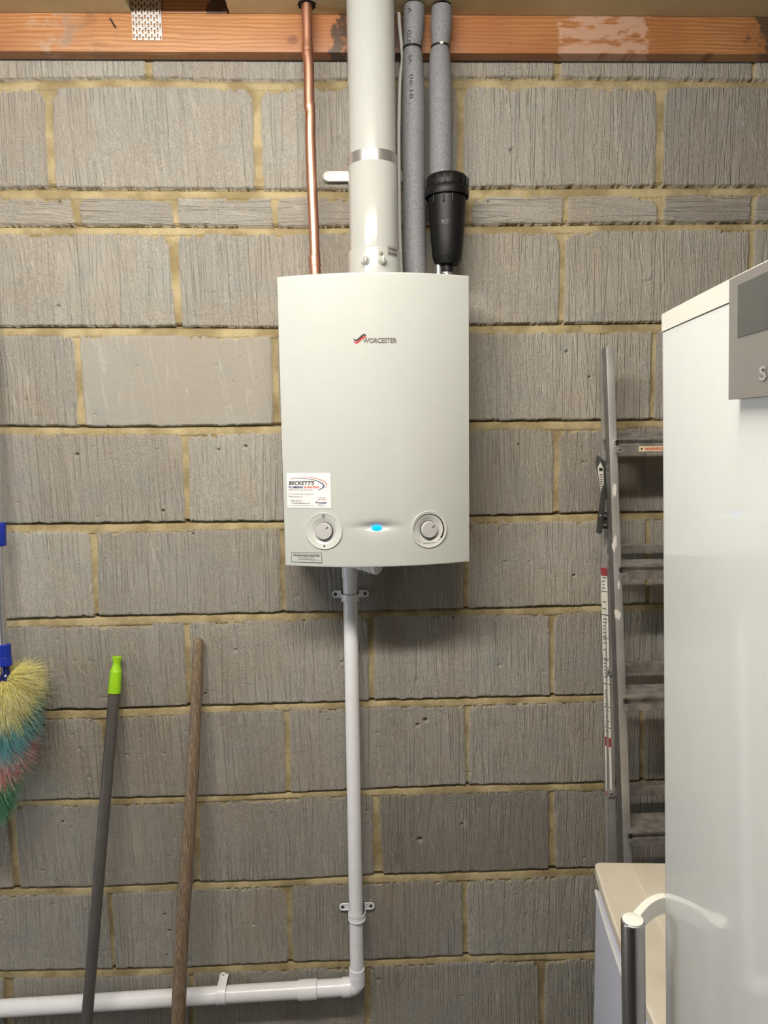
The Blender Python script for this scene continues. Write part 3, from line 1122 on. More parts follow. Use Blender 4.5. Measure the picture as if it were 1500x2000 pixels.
draped('paper', (561.5, 645.5, 923.5, 991.5), M_STICKER, 0.0009, st)
flat_front('lettering', [px_text("BECKETT'S", 564, 614, 939.5, 947, 0.25, 0.025)], M_INK, 0.0014, st)
flat_front('lettering', [px_text('PLUMBING', 564, 592, 949.3, 953.5, 0, 0.03)], M_NAVY, 0.0014, st)
flat_front('lettering', [px_text('& HEATING', 594.5, 623, 949.3, 953.5, 0, 0.03)], M_ORANGE, 0.0014, st)
small = [px_text('SPECIALIST BOILER INSTALLERS', 564, 611, 955.6, 958), px_text('For Servicing, Sales and Repairs', 564, 612, 963.6, 966.8),
         px_text('Please contact us:', 564, 591, 968, 971), px_text('01986 551161', 567, 589, 976.5, 979.3, 0, .02),
         px_text('Accredited Installer', 622, 636, 970.3, 973.5), px_text('www.beckettsonline.co.uk', 569, 605, 980.8, 983.6, 0, .02), px_text('www.beckettsplumbingandheating.co.uk', 565, 613, 986, 988.2)]
flat_front('small_lettering', small, M_LGREYINK, 0.0014, st)
flat_front('small_lettering', [px_text('WORCESTER', 620.5, 637.5, 981, 983.5, 0, .05), px_text('Accredited', 620.5, 631, 985, 986.3), px_text('Greenstar Installer', 620.5, 634, 987, 988.3)], M_NAVY, 0.0014, st)
flat_front('small_lettering', [px_text('GasSafe Register', 620, 638, 975.3, 977, 0, .04)], M_RED, 0.0014, st)


def ell(cx, cy, rx, ry, a0, a1, w0, w1, tilt=0, n=50):
    pts, wd_ = [], []
    for i in range(n + 1):
        k = i / n
        a = math.radians(a0 + (a1 - a0) * k)
        x, y = rx * math.cos(a), -ry * math.sin(a)
        ct, s2 = math.cos(math.radians(tilt)), math.sin(math.radians(tilt))
        pts.append((cx + x * ct - y * s2, cy + x * s2 + y * ct))
        wd_.append(w0(k) if callable(w0) else w0 + (w1 - w0) * k)
    return swoosh(pts, wd_)


sw3 = smooth_pts([(564.5, 936.3), (577, 932.6), (596, 931.2), (613, 933.2), (628, 937.8), (637, 943.6), (638, 948.5), (634.5, 953)], 40)
flat_front('swoosh', [swoosh(sw3, [0.25 + 2.0 * (k / 40) ** 1.3 * (1 if k < 30 else (40 - k) / 10) for k in range(41)])], M_ORANGE, 0.0013, st)
sw4 = smooth_pts([(568, 935.8), (582, 934.2), (600, 934.8), (616, 938.2), (628, 943.5), (632.5, 948.5), (629, 953.5), (620.5, 957.5)], 40)
flat_front('swoosh', [swoosh(sw4, [0.25 + 3.4 * (k / 40) ** 1.5 * (1 if k < 29 else (40 - k) / 11) for k in range(41)])], M_NAVY, 0.00135, st)
flat_front('logo_tick', [swoosh([(615.5, 983), (618, 981), (621, 979.5)], [0.3, 1.6, 0.8])], M_NAVY, 0.0014, st)

# filter notice sticker
s2 = root('filter_notice_sticker', PF(599, 1097), 'small cream notice with thin black border at the bottom left corner of the boiler front', 'sticker')
draped('paper', (569.5, 628.5, 1079.5, 1097), M_BOILER, 0.0009, s2, 10)
a, c = PF(569.5, 1097), PF(628.5, 1079.5)
bw = 0.0006
rects = []
for x0, x1, z0, z1 in ((a.x, c.x, a.z, a.z + bw), (a.x, c.x, c.z - bw, c.z), (a.x, a.x + bw, a.z, c.z), (c.x - bw, c.x, a.z, c.z)):
    n_ = 8
    v = [(x0 + (x1 - x0) * i / n_, z) for i in range(n_ + 1) for z in (z0, z1)]
    rects.append((v, [(2 * i, 2 * i + 2, 2 * i + 3, 2 * i + 1) for i in range(n_)]))
flat_front('border', rects, M_INK, 0.0014, s2)
flat_front('lettering', [px_text('Worcester Greenstar System Filter', 573, 625, 1084, 1086.6, 0, .02)], M_INK, 0.0014, s2)
flat_front('lettering', [px_text('Your boiler and system are protected by a', 572, 625.5, 1081.2, 1083), px_text('Annual service required', 583, 614, 1087.8, 1089.4),
                         px_text('www.worcester-bosch.co.uk', 582, 615, 1090.8, 1092.8), px_text('8 716 117 310', 609, 625, 1094, 1095.2)], M_GREYINK, 0.0014, s2)

# ------------------------------------------------------------------ flue
YFL = -0.120
fx = P(723, 0, YFL).x
zf = lambda py: P(727, py, YFL - 0.05).z
flue = root('boiler_flue', (fx, YFL, bt), 'glossy white vertical flue pipe rising from the boiler top to the ceiling', 'flue')
MB().lathe((fx, YFL, 0), (0, 0, 1), [(0.0492, zf(300)), (0.0492, ZC + 0.02)], 96).build('upper_pipe', M_WPLAST, flue)
MB().lathe((fx, YFL, 0), (0, 0, 1), [(0.0515, zf(484)), (0.0515, zf(309)), (0.0505, zf(307))], 96).build('lower_pipe', M_WPLAST, flue)
o = MB().lathe((fx, YFL, 0), (0, 0, 1), [(0.0495, zf(311)), (0.0516, zf(311)), (0.0516, zf(289)), (0.0493, zf(289))], 96, caps=False).build('clamp_band', M_STEEL, flue)
o['label'] = 'bright metal band'
col = MB().lathe((fx, YFL, 0), (0, 0, 1), [(0.0515, zf(481)), (0.0550, zf(482)), (0.0555, zf(484)), (0.0555, bt - 0.02)], 96).build('adaptor_collar', M_WPLAST, flue)
# sampling caps
for px, py in ((713, 508), (746, 508)):
    c0 = P(px, py, YFL - 0.055)
    dx = c0.x - fx
    nrm = Vector((dx, -0.0545, 0)).normalized()
    basep = Vector((fx, YFL, c0.z)) + nrm * 0.053
    cap = MB().lathe(basep, nrm, [(0.0088, 0), (0.0088, 0.005), (0.0075, 0.0065), (0.0065, 0.012), (0.006, 0.0135), (0.0, 0.0140)], 32).build('sampling_cap', M_WPLAST, flue)
    U = Vector((0, 0, 1)).cross(nrm).normalized()
    d = (Vector((0, 0, 1)) + U * 0.15).normalized()
    s_ = d.cross(nrm)
    MB().obox(basep + nrm * 0.012 - d * 0.0078 - s_ * 0.0013, d * 0.0156, s_ * 0.0026, nrm * 0.006, 0.001).build('grip', M_WPLAST, cap)
c0 = P(744, 495, YFL - 0.055)
nrm = Vector((c0.x - fx, -0.0525, 0)).normalized()
o = MB().lathe(Vector((fx, YFL, c0.z)) + nrm * 0.0550, nrm, [(0.0040, 0), (0.0040, 0.0008), (0.0028, 0.0022), (0.0012, 0.0024), (0.001, 0.0012), (0, 0.0012)], 24).build('screw', M_SCREW, flue)
# label wrapped on collar
V, Fc = [], []
r_ = 0.0558
a0, a1 = math.asin((P(757, 490, YFL - .05).x - fx) / r_), math.asin(min(0.96, (P(776, 490, YFL - .04).x - fx) / r_))
zt_, zb_ = P(757, 481, YFL - .045).z, P(757, 500, YFL - .045).z
for i in range(13):
    a = a0 + (a1 - a0) * i / 12
    for z in (zb_, zt_):
        V.append((fx + r_ * math.sin(a), YFL - r_ * math.cos(a), z))
    if i:
        Fc.append((2 * i - 2, 2 * i, 2 * i + 1, 2 * i - 1))
lb = mesh_obj('rating_label', V, Fc, M_SILVERLABEL, flue)
lb['label'] = 'small silver label'


def wrap_text(txts, cx, cy, r, mat, name, parent):
    V, Fc = [], []
    for v, f in txts:
        b0 = len(V)
        for x, z in v:
            a = x / r
            V.append((cx + r * math.sin(a), cy - r * math.cos(a), z))
        Fc += [tuple(b0 + i for i in g) for g in f]
    return mesh_obj(name, V, Fc, mat, parent)


h_ = zt_ - zb_
s0, s1 = a0 * r_, a1 * r_
wrap_text([fit_text('7 719 002 433', s0 + 0.003, s1 - 0.001, zb_ + h_ * .62, zb_ + h_ * .80, 0, .04), fit_text('8716 PD 233', s0 + 0.003, s1 - 0.001, zb_ + h_ * .16, zb_ + h_ * .34, 0, .04)], fx, YFL, 0.0561, M_INK, 'label_lettering', lb)

# strap bracket behind the flue
p0, p1 = P(631, 345, -0.012), P(781, 345, -0.012)
zt_, zb_ = P(650, 335, -0.012).z, P(650, 354, -0.012).z
hz = (zt_ - zb_) / 2
zc_ = (zt_ + zb_) / 2
poly = [(p0.x + hz - hz * math.cos(a), -0.014, zc_ + hz * math.sin(a)) for a in [math.radians(d) for d in range(-90, 91, 15)]] + [(p1.x + .006, -0.014, zt_), (p1.x + .006, -0.014, zb_)]
sb = root('flue_strap', (p0.x, -0.01, zb_), 'white metal strap screwed to the wall behind the flue', 'bracket')
MB().prism(poly, (0, 0.0085, 0), 0.0008).build('strap', M_WSTRAP, sb)
# loop around flue
MB().lathe((fx, YFL, 0), (0, 0, 1), [(0.0535, zb_), (0.0535, zt_), (0.0519, zt_), (0.0519, zb_)], 2 * 24, caps=False)
pts = []
mb = MB()
for sgn in (-1, 1):
    MB().obox((fx + sgn * 0.040 - 0.001, -0.014, zb_ + .002), (0.002, 0, 0), (0, -0.068, 0), (0, 0, hz * 2 - .004)).build('strap_arm', M_WSTRAP, sb, smooth=False)
c0 = P(639, 345, -0.0145)
MB().lathe((c0.x, -0.0139, c0.z), (0, -1, 0), [(0.0052, 0), (0.0050, 0.0012), (0.0020, 0.0015), (0.0016, 0.0003), (0, 0.0003)], 24).build('screw', M_SCREW, sb)

# ------------------------------------------------------------------ copper pipe
YP = -0.070
cpx = [(599, 8), (600, 60), (600.5, 98), (601, 108), (603, 130), (603.5, 190), (605, 212), (606, 222), (606, 260), (608, 330), (611, 400), (613, 450), (614.5, 492), (616, 540)]
cpt = [P(x, y, YP - 0.01 * min(1, i / 5)) for i, (x, y) in enumerate(cpx)]
cpt = [Vector(p) for p in smooth_pts([tuple(p) for p in cpt], 70)]
cpt[-1].z = bt - 0.02
copper = root('copper_gas_pipe', cpt[-1], 'bare shiny copper pipe dropping from the ceiling to the boiler top left of the flue', 'pipe')
rad = []
for p in cpt:
    r = 0.0112
    for py, dr, w in ((100, 0.0012, .010), (214, 0.0010, .010), (222, -0.0010, 0.004)):
        zz = P(603, py, YP).z
        r += dr * math.exp(-((p.z - zz) / w) ** 2)
    rad.append(r)
MB().tube(cpt, rad, 32).build('pipe', M_COPPER, copper)
zA, zB = P(614, 494, YP - .01).z, P(614, 536, YP - .01).z
pc = P(614, 500, YP - .01)
pd_ = P(616, 540, YP - .01)
MB().tube([pc, pc.lerp(pd_, .02), pc.lerp(pd_, .40), pc.lerp(pd_, .42), pc.lerp(pd_, .50), pc.lerp(pd_, .52), pc.lerp(pd_, 1.0)], [0.0118, 0.0128, 0.0128, 0.0136, 0.0136, 0.0124, 0.0124], 32).build('coupling', M_COPPER, copper)


def ceil_hole(name, c, rx, label):
    mb = MB()
    n = 26
    rr_ = random.Random(len(label))
    poly = [(c.x + rx * math.cos(2 * math.pi * k / n) * rr_.uniform(.9, 1.15), c.y + rx * math.sin(2 * math.pi * k / n) * rr_.uniform(.9, 1.15), ZC - 0.0008) for k in range(n)]
    mb.prism(poly, (0, 0, 0.0006))
    o = mb.build(name, M_HOLE, smooth=False)
    return setprops(o, label, 'hole')


ceil_hole('drilled_hole', cpt[0], 0.019, 'dark drilled hole in the ceiling around the copper pipe')
cpt0 = cpt[0]

# ------------------------------------------------------------------ white cable
cx_ = [(779, 24), (781, 55), (785, 95), (786, 120), (782, 150), (780, 200), (779, 280), (780, 380), (781, 460), (784, 540)]
pp = [P(x, y, -0.042) for x, y in cx_]
pp = [Vector(p) for p in smooth_pts([tuple(p) for p in pp], 60)]
cab = MB().tube(pp, 0.0038, 12).build('white_cable', M_CABLE)
setprops(cab, 'thin white cable hanging between the flue and the left grey foam lagged pipe', 'cable')

# ------------------------------------------------------------------ lagged pipes
def lagged(name, pts, rads, tiepy, label, letters, bottom_z=None):
    P3 = [P(x, y, YY) for x, y, YY in pts]
    pr_ = [tuple(p) + (r,) for p, r in zip(P3, rads)]
    sm = smooth_pts(pr_, 90)
    rt = root(name, Vector(sm[-1][:3]), label, 'pipe', 'foam lagged pipes above the boiler')
    MB().tube([q_[:3] for q_ in sm], [q_[3] for q_ in sm], 48).build('foam_sleeve', M_FOAM, rt)
    zt = P(pts[0][0], tiepy, pts[0][2]).z
    k = min(range(len(sm)), key=lambda i: abs(sm[i][2] - zt))
    c = Vector(sm[k][:3])
    r = sm[k][3]
    tie = MB().lathe(c, (0, 0, 1), [(r, -0.0022), (r + .0014, -0.0022), (r + .0014, 0.0022), (r, 0.0022)], 48, caps=False).build('cable_tie', M_TIE, rt)
    # dark pipe stub above the foam
    top = Vector(sm[0][:3])
    MB().tube([top + Vector((0, 0, 0.002)), Vector((top.x + .001, top.y, ZC + 0.01))], 0.0115, 24).build('pipe_end', M_TIE, rt)
    ceil_hole('drilled_hole', Vector((top.x, top.y, ZC)), 0.018, 'dark drilled hole in the ceiling above the %s foam lagged pipe' % ('left' if letters else 'right'))
    if letters:
        for txt, px, y0, y1, xw in letters:
            V, Fc = [], []
            # text runs downwards
            v, f = fit_text(txt, 0, 1, 0, 1)
            b0 = len(V)
            for tx, ty in v:
                py = y0 + (y1 - y0) * tx
                z = P(px, py, YP - .02).z
                kk = min(range(len(sm)), key=lambda i: abs(sm[i][2] - z))
                c_ = sm[kk]
                xo = P(px - xw / 2 + xw * ty, py, YP - .02).x - c_[0]
                rr_ = c_[3] + 0.0006
                V.append((c_[0] + xo, c_[1] - math.sqrt(max(1e-6, rr_ ** 2 - xo ** 2)), z))
            Fc += [tuple(b0 + i for i in g) for g in f]
            mesh_obj('printed_lettering', V, Fc, M_INK, rt)
    return rt, tie, c, r


mpx = 1 / 868.0
lagged('lagged_pipe', [(809, 14, YP), (808, 40, YP), (807, 70, YP), (805, 96, YP), (806, 118, YP), (808, 200, YP), (808, 300, YP), (809, 400, YP), (810, 470, YP), (812, 545, YP)],
       [x * 0.98 * mpx for x in (20, 20, 18.5, 16.8, 19, 21.5, 21.5, 21.5, 21.5, 21.5)], 97, 'left grey foam lagged pipe beside the white cable, marked with small black figures',
       [('A', 800, 14, 26, 7), ('GLN', 799, 58, 88, 7), ('SA', 801, 107, 125, 7), ('06:18', 803, 146, 194, 7)])
lp2, tie2, c2, r2 = lagged('lagged_pipe', [(863, 16, YP), (862, 45, YP), (861, 75, YP), (860, 93, YP), (859, 112, YP), (860, 160, YP), (861, 240, YP), (861, 320, YP), (861, 352, YP)],
       [x * 0.98 * mpx for x in (19, 20, 18.2, 16.5, 19.5, 21.5, 22, 22, 21)], 93, 'right grey foam lagged pipe entering the top of the black filter', None)
MB().box((c2.x - .003, c2.y - r2 - .0028, c2.z - .0022), (c2.x + .004, c2.y - r2 - .001, c2.z + .0022)).build('tie_head', M_LABELW, lp2)

# ------------------------------------------------------------------ black system filter
YF = -0.085
fc = P(873, 400, YF)
fz = lambda py: P(873, py, YF - 0.04).z
sx = P(874, 350, YF).x - fc.x
filt = root('system_filter', (fc.x, YF, bt), 'black plastic system filter canister with ribbed screw cap above the right end of the boiler', 'filter')
pxr = lambda n: n * (P(101, 400, YF).x - P(100, 400, YF).x)
MB().lathe((fc.x, YF, 0), (0, 0, 1), [(pxr(9), fz(524)), (pxr(12), fz(522)), (pxr(13), fz(506)), (pxr(22), fz(509)), (pxr(27), fz(503)), (pxr(30), fz(492)), (pxr(33), fz(460)), (pxr(37), fz(400)), (pxr(38.5), fz(372)), (pxr(38), fz(360))], 72).build('canister', M_BLACK, filt)
cap = MB().lathe((fc.x, YF, 0), (0, 0, 1), [(pxr(38), fz(371)), (pxr(43.5), fz(375)), (pxr(44.5), fz(370)), (pxr(44), fz(361)), (pxr(42), fz(357)), (pxr(43), fz(352)), (pxr(42), fz(340)), (pxr(38), fz(333)), (pxr(24), fz(328)), (pxr(18), fz(326)), (0, fz(325.5))], 72, caps=False).build('screw_cap', M_BLACK, filt)
for k in range(20):
    a = 2 * math.pi * k / 20 + 0.1
    n_ = Vector((math.sin(a), -math.cos(a), 0))
    tdir = Vector((math.cos(a), math.sin(a), 0))
    MB().obox(Vector((fc.x, YF, fz(356))) + n_ * pxr(40.5) - tdir * 0.0016, tdir * 0.0032, n_ * pxr(4.0), Vector((0, 0, fz(338) - fz(356))), 0.0012).build('cap_rib', M_BLACK, cap)
for px in (866, 884, 848):
    x = P(px, 375, YF - .04).x
    MB().obox((x - 0.0012, YF - math.sqrt(pxr(38.5) ** 2 - (x - fc.x) ** 2) - .003, fz(393)), (0.0024, 0, 0), (0, 0.006, 0), (0, 0, fz(374) - fz(393)), 0.0008).build('rib', M_BLACK, filt)
# embossed maker name
tv, tf = fit_text('WORCESTER', P(851, 430, YF - .04).x - fc.x, P(890, 430, YF - .04).x - fc.x, fz(436), fz(428), 0, 0.0)
wrap_text([([(x, z) for x, z in tv], tf)], fc.x, YF, pxr(35.9), simple('embossed_black', (0.018, 0.018, 0.019), 0.35), 'embossed_name', filt)
# neck and fittings
MB().lathe((fc.x - .001, YF, 0), (0, 0, 1), [(pxr(9), fz(527)), (pxr(10), fz(526)), (pxr(10), fz(520)), (pxr(8), fz(519))], 6).build('chrome_nut', M_STEEL, filt)['label'] = 'chrome nut'
q0 = P(857, 528, YF)
MB().tube([q0 + Vector((0, 0, 0.012)), Vector((q0.x, q0.y, bt - 0.02))], 0.007, 16).tube([P(873, 525, YF), Vector((fc.x, YF, bt - 0.02))], 0.0095, 20).build('valve_body', M_STEEL, filt)

# ------------------------------------------------------------------ condensate / waste pipe under the boiler
R20 = 0.0165
YW = -0.040
wp = root('waste_pipe', P(684, 1104, YW), 'white plastic waste pipe running down from the boiler and turning left along the wall', 'pipe')
va, vb = P(683, 1095, YW), P(697, 1890, YW)
MB().tube([va, va.lerp(vb, .3), va.lerp(vb, .6), vb], 0.0168, 40).build('vertical_pipe', M_PVC, wp)
MB().tube([P(682.5, 1106, YW), P(683, 1107, YW), P(683.5, 1127, YW), P(683.5, 1128, YW)], [0.0170, 0.0187, 0.0187, 0.0172], 40).build('socket', M_PVC, wp)
ha, hb = P(690, 1927, YW), P(-120, 1977, YW)
MB().tube([ha, hb + (hb - ha) * 1.0], 0.0200, 40).build('horizontal_pipe', M_PVC, wp)
# coupling
MB().tube([P(583, 1934, YW), P(583.5, 1934, YW), P(618.5, 1931.6, YW), P(619, 1931.6, YW)], [0.0205, 0.0228, 0.0228, 0.0205], 40).build('coupling', M_PVC, wp)
# elbow
ea = P(697, 1896, YW)
ce = P(698, 1929, YW)
eb = P(686, 1927.5, YW)
mb = MB()
pts = [P(697, 1890, YW), P(697.5, 1905, YW)]
c_in = Vector((P(698, 1929, YW).x - 0.020, YW, P(698, 1929, YW).z + 0.020))
cz_ = P(698, 1929, YW)
for k in range(9):
    a = math.radians(90 * k / 8)
    pts.append(Vector((c_in.x + 0.020 * math.cos(a), YW, c_in.z - 0.020 * math.sin(a))))
pts.append(P(670, 1929, YW))
mb.tube(pts, 0.0192, 36)
mb.tube([P(697, 1900, YW), P(697, 1901, YW), P(697.6, 1922, YW), P(697.6, 1923, YW)], [0.0175, 0.0195, 0.0195, 0.0180], 36)
mb.tube([P(668, 1928.4, YW), P(668.5, 1928.4, YW), P(685, 1927.3, YW), P(686, 1927.3, YW)], [0.0205, 0.0222, 0.0222, 0.0200], 36)
mb.build('elbow', M_PVC, wp)

# trap fittings under boiler
tr = root('condensate_trap', P(725, 1105, -0.10), 'ridged white plastic trap outlet poking out under the boiler beside the waste pipe', 'trap')
t0, t1 = P(695, 1099, -0.080), P(743, 1107, -0.110)
d_ = (t1 - t0)
ribs = []
pts, rd = [], []
for k, r in ((0, .013), (.10, .0135), (.12, .0155), (.30, .0155), (.32, .0135), (.40, .0135), (.42, .017), (.52, .017), (.54, .0150), (.58, .0150), (.60, .0185), (.68, .0185), (.70, .0165), (.76, .0165), (.78, .0195), (.90, .0195), (1.0, .012), (1.001, 0.006)):
    pts.append(t0 + d_ * k)
    rd.append(r)
MB().tube(pts, rd, 32).build('trap_outlet', M_PVC, tr)
MB().tube([t0 + Vector((-0.012, 0.03, -0.006)), t0, t0 + Vector((0.004, 0, 0.02))], 0.0135, 24).build('hose_tail', M_PVC, tr)


def saddle(px, py, label, clip_y, w=0.020, rad=0.0168):
    """two-ear pipe clip round the vertical pipe"""
    c = P(px, clip_y, YW)
    zc = P(px, py, -0.006).z
    rt = root('pipe_clip', (c.x, -0.002, zc), label, 'pipe clip', 'two-eared clips on the vertical waste pipe')
    # U strap
    hz = 0.0085
    zb = c.z
    mb = MB()
    n = 28
    ri, ro = rad + 0.0006, rad + 0.0032
    outl = []
    for k in range(n + 1):
        a = math.pi * k / n
        outl.append((c.x - ro * math.cos(a), YW - ro * math.sin(a)))
    inn = []
    for k in range(n, -1, -1):
        a = math.pi * k / n
        inn.append((c.x - ri * math.cos(a), YW - ri * math.sin(a)))
    yb = -0.003
    poly = [(c.x - ro, yb)] + outl + [(c.x + ro, yb), (c.x + ri, yb)] + inn + [(c.x - ri, yb)]
    mb.prism([(x, y, zb - hz) for x, y in poly], (0, 0, 2 * hz), 0.0)
    for zz in (zb - hz, zb + hz - .0022):
        ro2 = ro + .0012
        poly2 = [(c.x - ro2, yb)] + [(c.x - ro2 * math.cos(math.pi * k / n), YW - ro2 * math.sin(math.pi * k / n)) for k in range(n + 1)] + [(c.x + ro2, yb), (c.x + ri, yb)] + inn + [(c.x - ri, yb)]
        mb.prism([(x, y, zz) for x, y in poly2], (0, 0, .0022), 0.0)
    mb.build('strap', M_PVC, rt, angle=30)
    # ears
    for sgn in (-1, 1):
        x0 = c.x + sgn * (ro - .001)
        x1 = c.x + sgn * (ro + 0.0155)
        hz2 = 0.0088
        poly = [(x0, yb - .0, zb - hz2), (x1, yb, zb - hz2)] + [(x1 + sgn * hz2 * math.sin(math.radians(d)), yb, zb - hz2 * math.cos(math.radians(d))) for d in range(15, 180, 15)] + [(x1, yb, zb + hz2), (x0, yb, zb + hz2)]
        ear = MB().prism(poly, (0, -0.0035, 0), 0.0008)
        # raised lip
        ear = ear.build('ear', M_PVC, rt)
        lip = MB()
        path = [(x0, zb - hz2 + .001), (x1, zb - hz2 + .001)] + [(x1 + sgn * (hz2 - .001) * math.sin(math.radians(d)), zb - (hz2 - .001) * math.cos(math.radians(d))) for d in range(20, 180, 20)] + [(x1, zb + hz2 - .001), (x0, zb + hz2 - .001)]
        lip.tube([(x, yb - .0038, z) for x, z in path], 0.0011, 8).build('lip', M_PVC, ear)
        MB().lathe((x1, yb - .0030, zb), (0, -1, 0), [(0.0042, 0), (0.0042, 0.0012), (0.0030, 0.0016), (0.0022, 0.0006), (0, 0.0006)], 20).build('screw', M_PLATE, rt)
    return rt


saddle(684, 1166, 'white two-eared pipe clip on the waste pipe just below the boiler', 1166)
saddle(697, 1780, 'white two-eared pipe clip on the waste pipe just above its elbow', 1788)

# single-ear clip on the horizontal pipe
hc = P(434, 1941, YW)
rt = root('pipe_clip', (hc.x, -0.002, hc.z), 'white single-eared clip holding the horizontal run of waste pipe', 'pipe clip')
ri, ro = 0.0206, 0.0232
n = 28
mb = MB()
w2 = 0.0105
def hclip_poly(ro_):
    out = [(YW - ro_ * math.sin(math.pi * k / n), hc.z + ro_ * math.cos(math.pi * k / n)) for k in range(n + 1)]
    inn = [(YW - ri * math.sin(math.pi * k / n), hc.z + ri * math.cos(math.pi * k / n)) for k in range(n, -1, -1)]
    yb = -0.003
    return [(yb, hc.z + ro_)] + out + [(yb, hc.z - ro_), (yb, hc.z - ri)] + inn + [(yb, hc.z + ri)]
mb.prism([(hc.x - w2, y, z) for y, z in hclip_poly(ro)], (2 * w2, 0, 0))
for xx in (hc.x - w2, hc.x + w2 - .002):
    mb.prism([(xx, y, z) for y, z in hclip_poly(ro + .0012)], (0.002, 0, 0))
mb.build('strap', M_PVC, rt, angle=30)
et = P(436, 1906, -0.006)
z0_, z1_ = hc.z + ri, et.z
xo = et.x - hc.x
poly = [(hc.x - w2 * .9, -0.003, z0_), (hc.x + w2 * .9, -0.003, z0_), (et.x + .0085, -0.003, z1_)] + [(et.x + .0085 * math.cos(math.radians(d)), -0.003, z1_ + .0085 * math.sin(math.radians(d))) for d in range(15, 180, 15)] + [(et.x - .0085, -0.003, z1_)]
MB().prism(poly, (0, -0.0035, 0), 0.0008).build('ear', M_PVC, rt)
MB().lathe((et.x, -0.0060, z1_), (0, -1, 0), [(0.0045, 0), (0.0045, 0.0012), (0.0030, 0.0016), (0.0022, 0.0006), (0, 0.0006)], 20).build('screw', M_PLATE, rt)

# ------------------------------------------------------------------ grey pole with lime end
def lean(pxt, pyt, yt, pxb, pyb, yb):
    """line through two photo pixels at given depths, run down to the floor"""
    a, c = P(pxt, pyt, yt), P(pxb, pyb, yb)
    k = (a.z - 0.0) / (a.z - c.z)
    return a, a + (c - a) * k, c


ta, tb_, tm = lean(229, 1282, -0.022, 169, 2000, -0.150)
gp = root('telescopic_pole', tb_, 'dark grey painted pole with lime green end cap leaning on the block wall', 'pole')
ax = (tb_ - ta)
Lg = ax.length
ax.normalize()
mpd = lambda n, y: n * (P(101, 1400, y).x - P(100, 1400, y).x)
sh = ta + ax * 0.083
MB().tube([sh, tb_], [0.0128, 0.0128], 32).build('shaft', M_GREYPOLE, gp)
pr_ = [(0.0000, .0105), (0.0008, .0115), (0.004, .0112), (0.012, .0088), (0.020, .0088), (0.029, .0118), (0.034, .0132), (0.036, .0140), (0.0365, .0136), (0.062, .0142), (0.082, .0146), (0.0855, .0146), (0.0857, .0128)]
MB().tube([ta + ax * h for h, r in pr_], [r for h, r in pr_], 32).build('end_cap', M_LIME, gp)['label'] = 'lime green end cap'

# wooden handle
ta, tb_, tm = lean(388, 1246, -0.020, 352, 2000, -0.140)
wh = root('wooden_tool_handle', tb_, 'worn brown wooden tool handle with rounded top leaning on the block wall', 'handle')
ax = (tb_ - ta)
Lg = ax.length
pts, rd = [], []
rr_ = random.Random(3)
for k in range(0, 61):
    u = k / 60
    d = u * Lg
    p = ta + ax * u
    sway = 0.004 * math.sin(u * 7 + .5) - 0.004 * math.sin(.5)
    pts.append(p + Vector((sway * min(1, d * 4), 0, 0)))
    rd.append(0.0118 + 0.0042 * min(1, u * 2.2) + 0.0004 * math.sin(u * 31))
dome = [(0.0, .002), (.0008, .006), (.0025, .0092), (.006, .0112)]
a_n = ax.normalized()
pts = [ta + a_n * h for h, r in dome] + [p for p in pts if (p - ta).length > .012]
rd = [r for h, r in dome] + rd[-(len(pts) - 4):]
h_ = MB().tube(pts, rd, 24).build('wooden_shaft', M_OLDWOOD, wh)

# ------------------------------------------------------------------ duster hanging at left
dt, dj, dh = P(-11, 800, -0.045), P(6, 1262, -0.075), P(11, 1322, -0.080)
du = root('feather_duster', dh, 'multicoloured fluffy duster with blue and chrome pole hanging at the left edge', 'duster')
axd = (dj - dt).normalized()
top = P(-20, 560, -0.03)
MB().tube([top, dt, dj], [0.0095, 0.0095, 0.0095], 24).build('chrome_pole', M_STEEL, du)
ca, cb_ = P(-1, 1020, -0.058), P(0, 1066, -0.061)
MB().tube([ca, ca.lerp(cb_, .05), ca.lerp(cb_, .95), cb_], [0.0115, 0.0135, 0.0135, 0.0120], 24).build('collar', M_BLUE, du)['label'] = 'blue collar'
c1_, c2_ = P(7, 1258, -0.075), P(9.5, 1301, -0.078)
MB().tube([c1_, c1_.lerp(c2_, .04), c1_.lerp(c2_, .52), c1_.lerp(c2_, .54), c1_.lerp(c2_, .6), c1_.lerp(c2_, .97), c2_], [0.0125, 0.0148, 0.0150, 0.0140, 0.0152, 0.0155, 0.012], 32).build('collar', M_BLUE, du)['label'] = 'blue collar'
f1, f2 = P(10, 1300, -0.078), P(12, 1326, -0.080)
MB().tube([f1, f1.lerp(f2, .5), f1.lerp(f2, .8), f2], [0.0085, 0.0095, 0.014, 0.021], 32).build('ferrule', M_DBLUE, du)


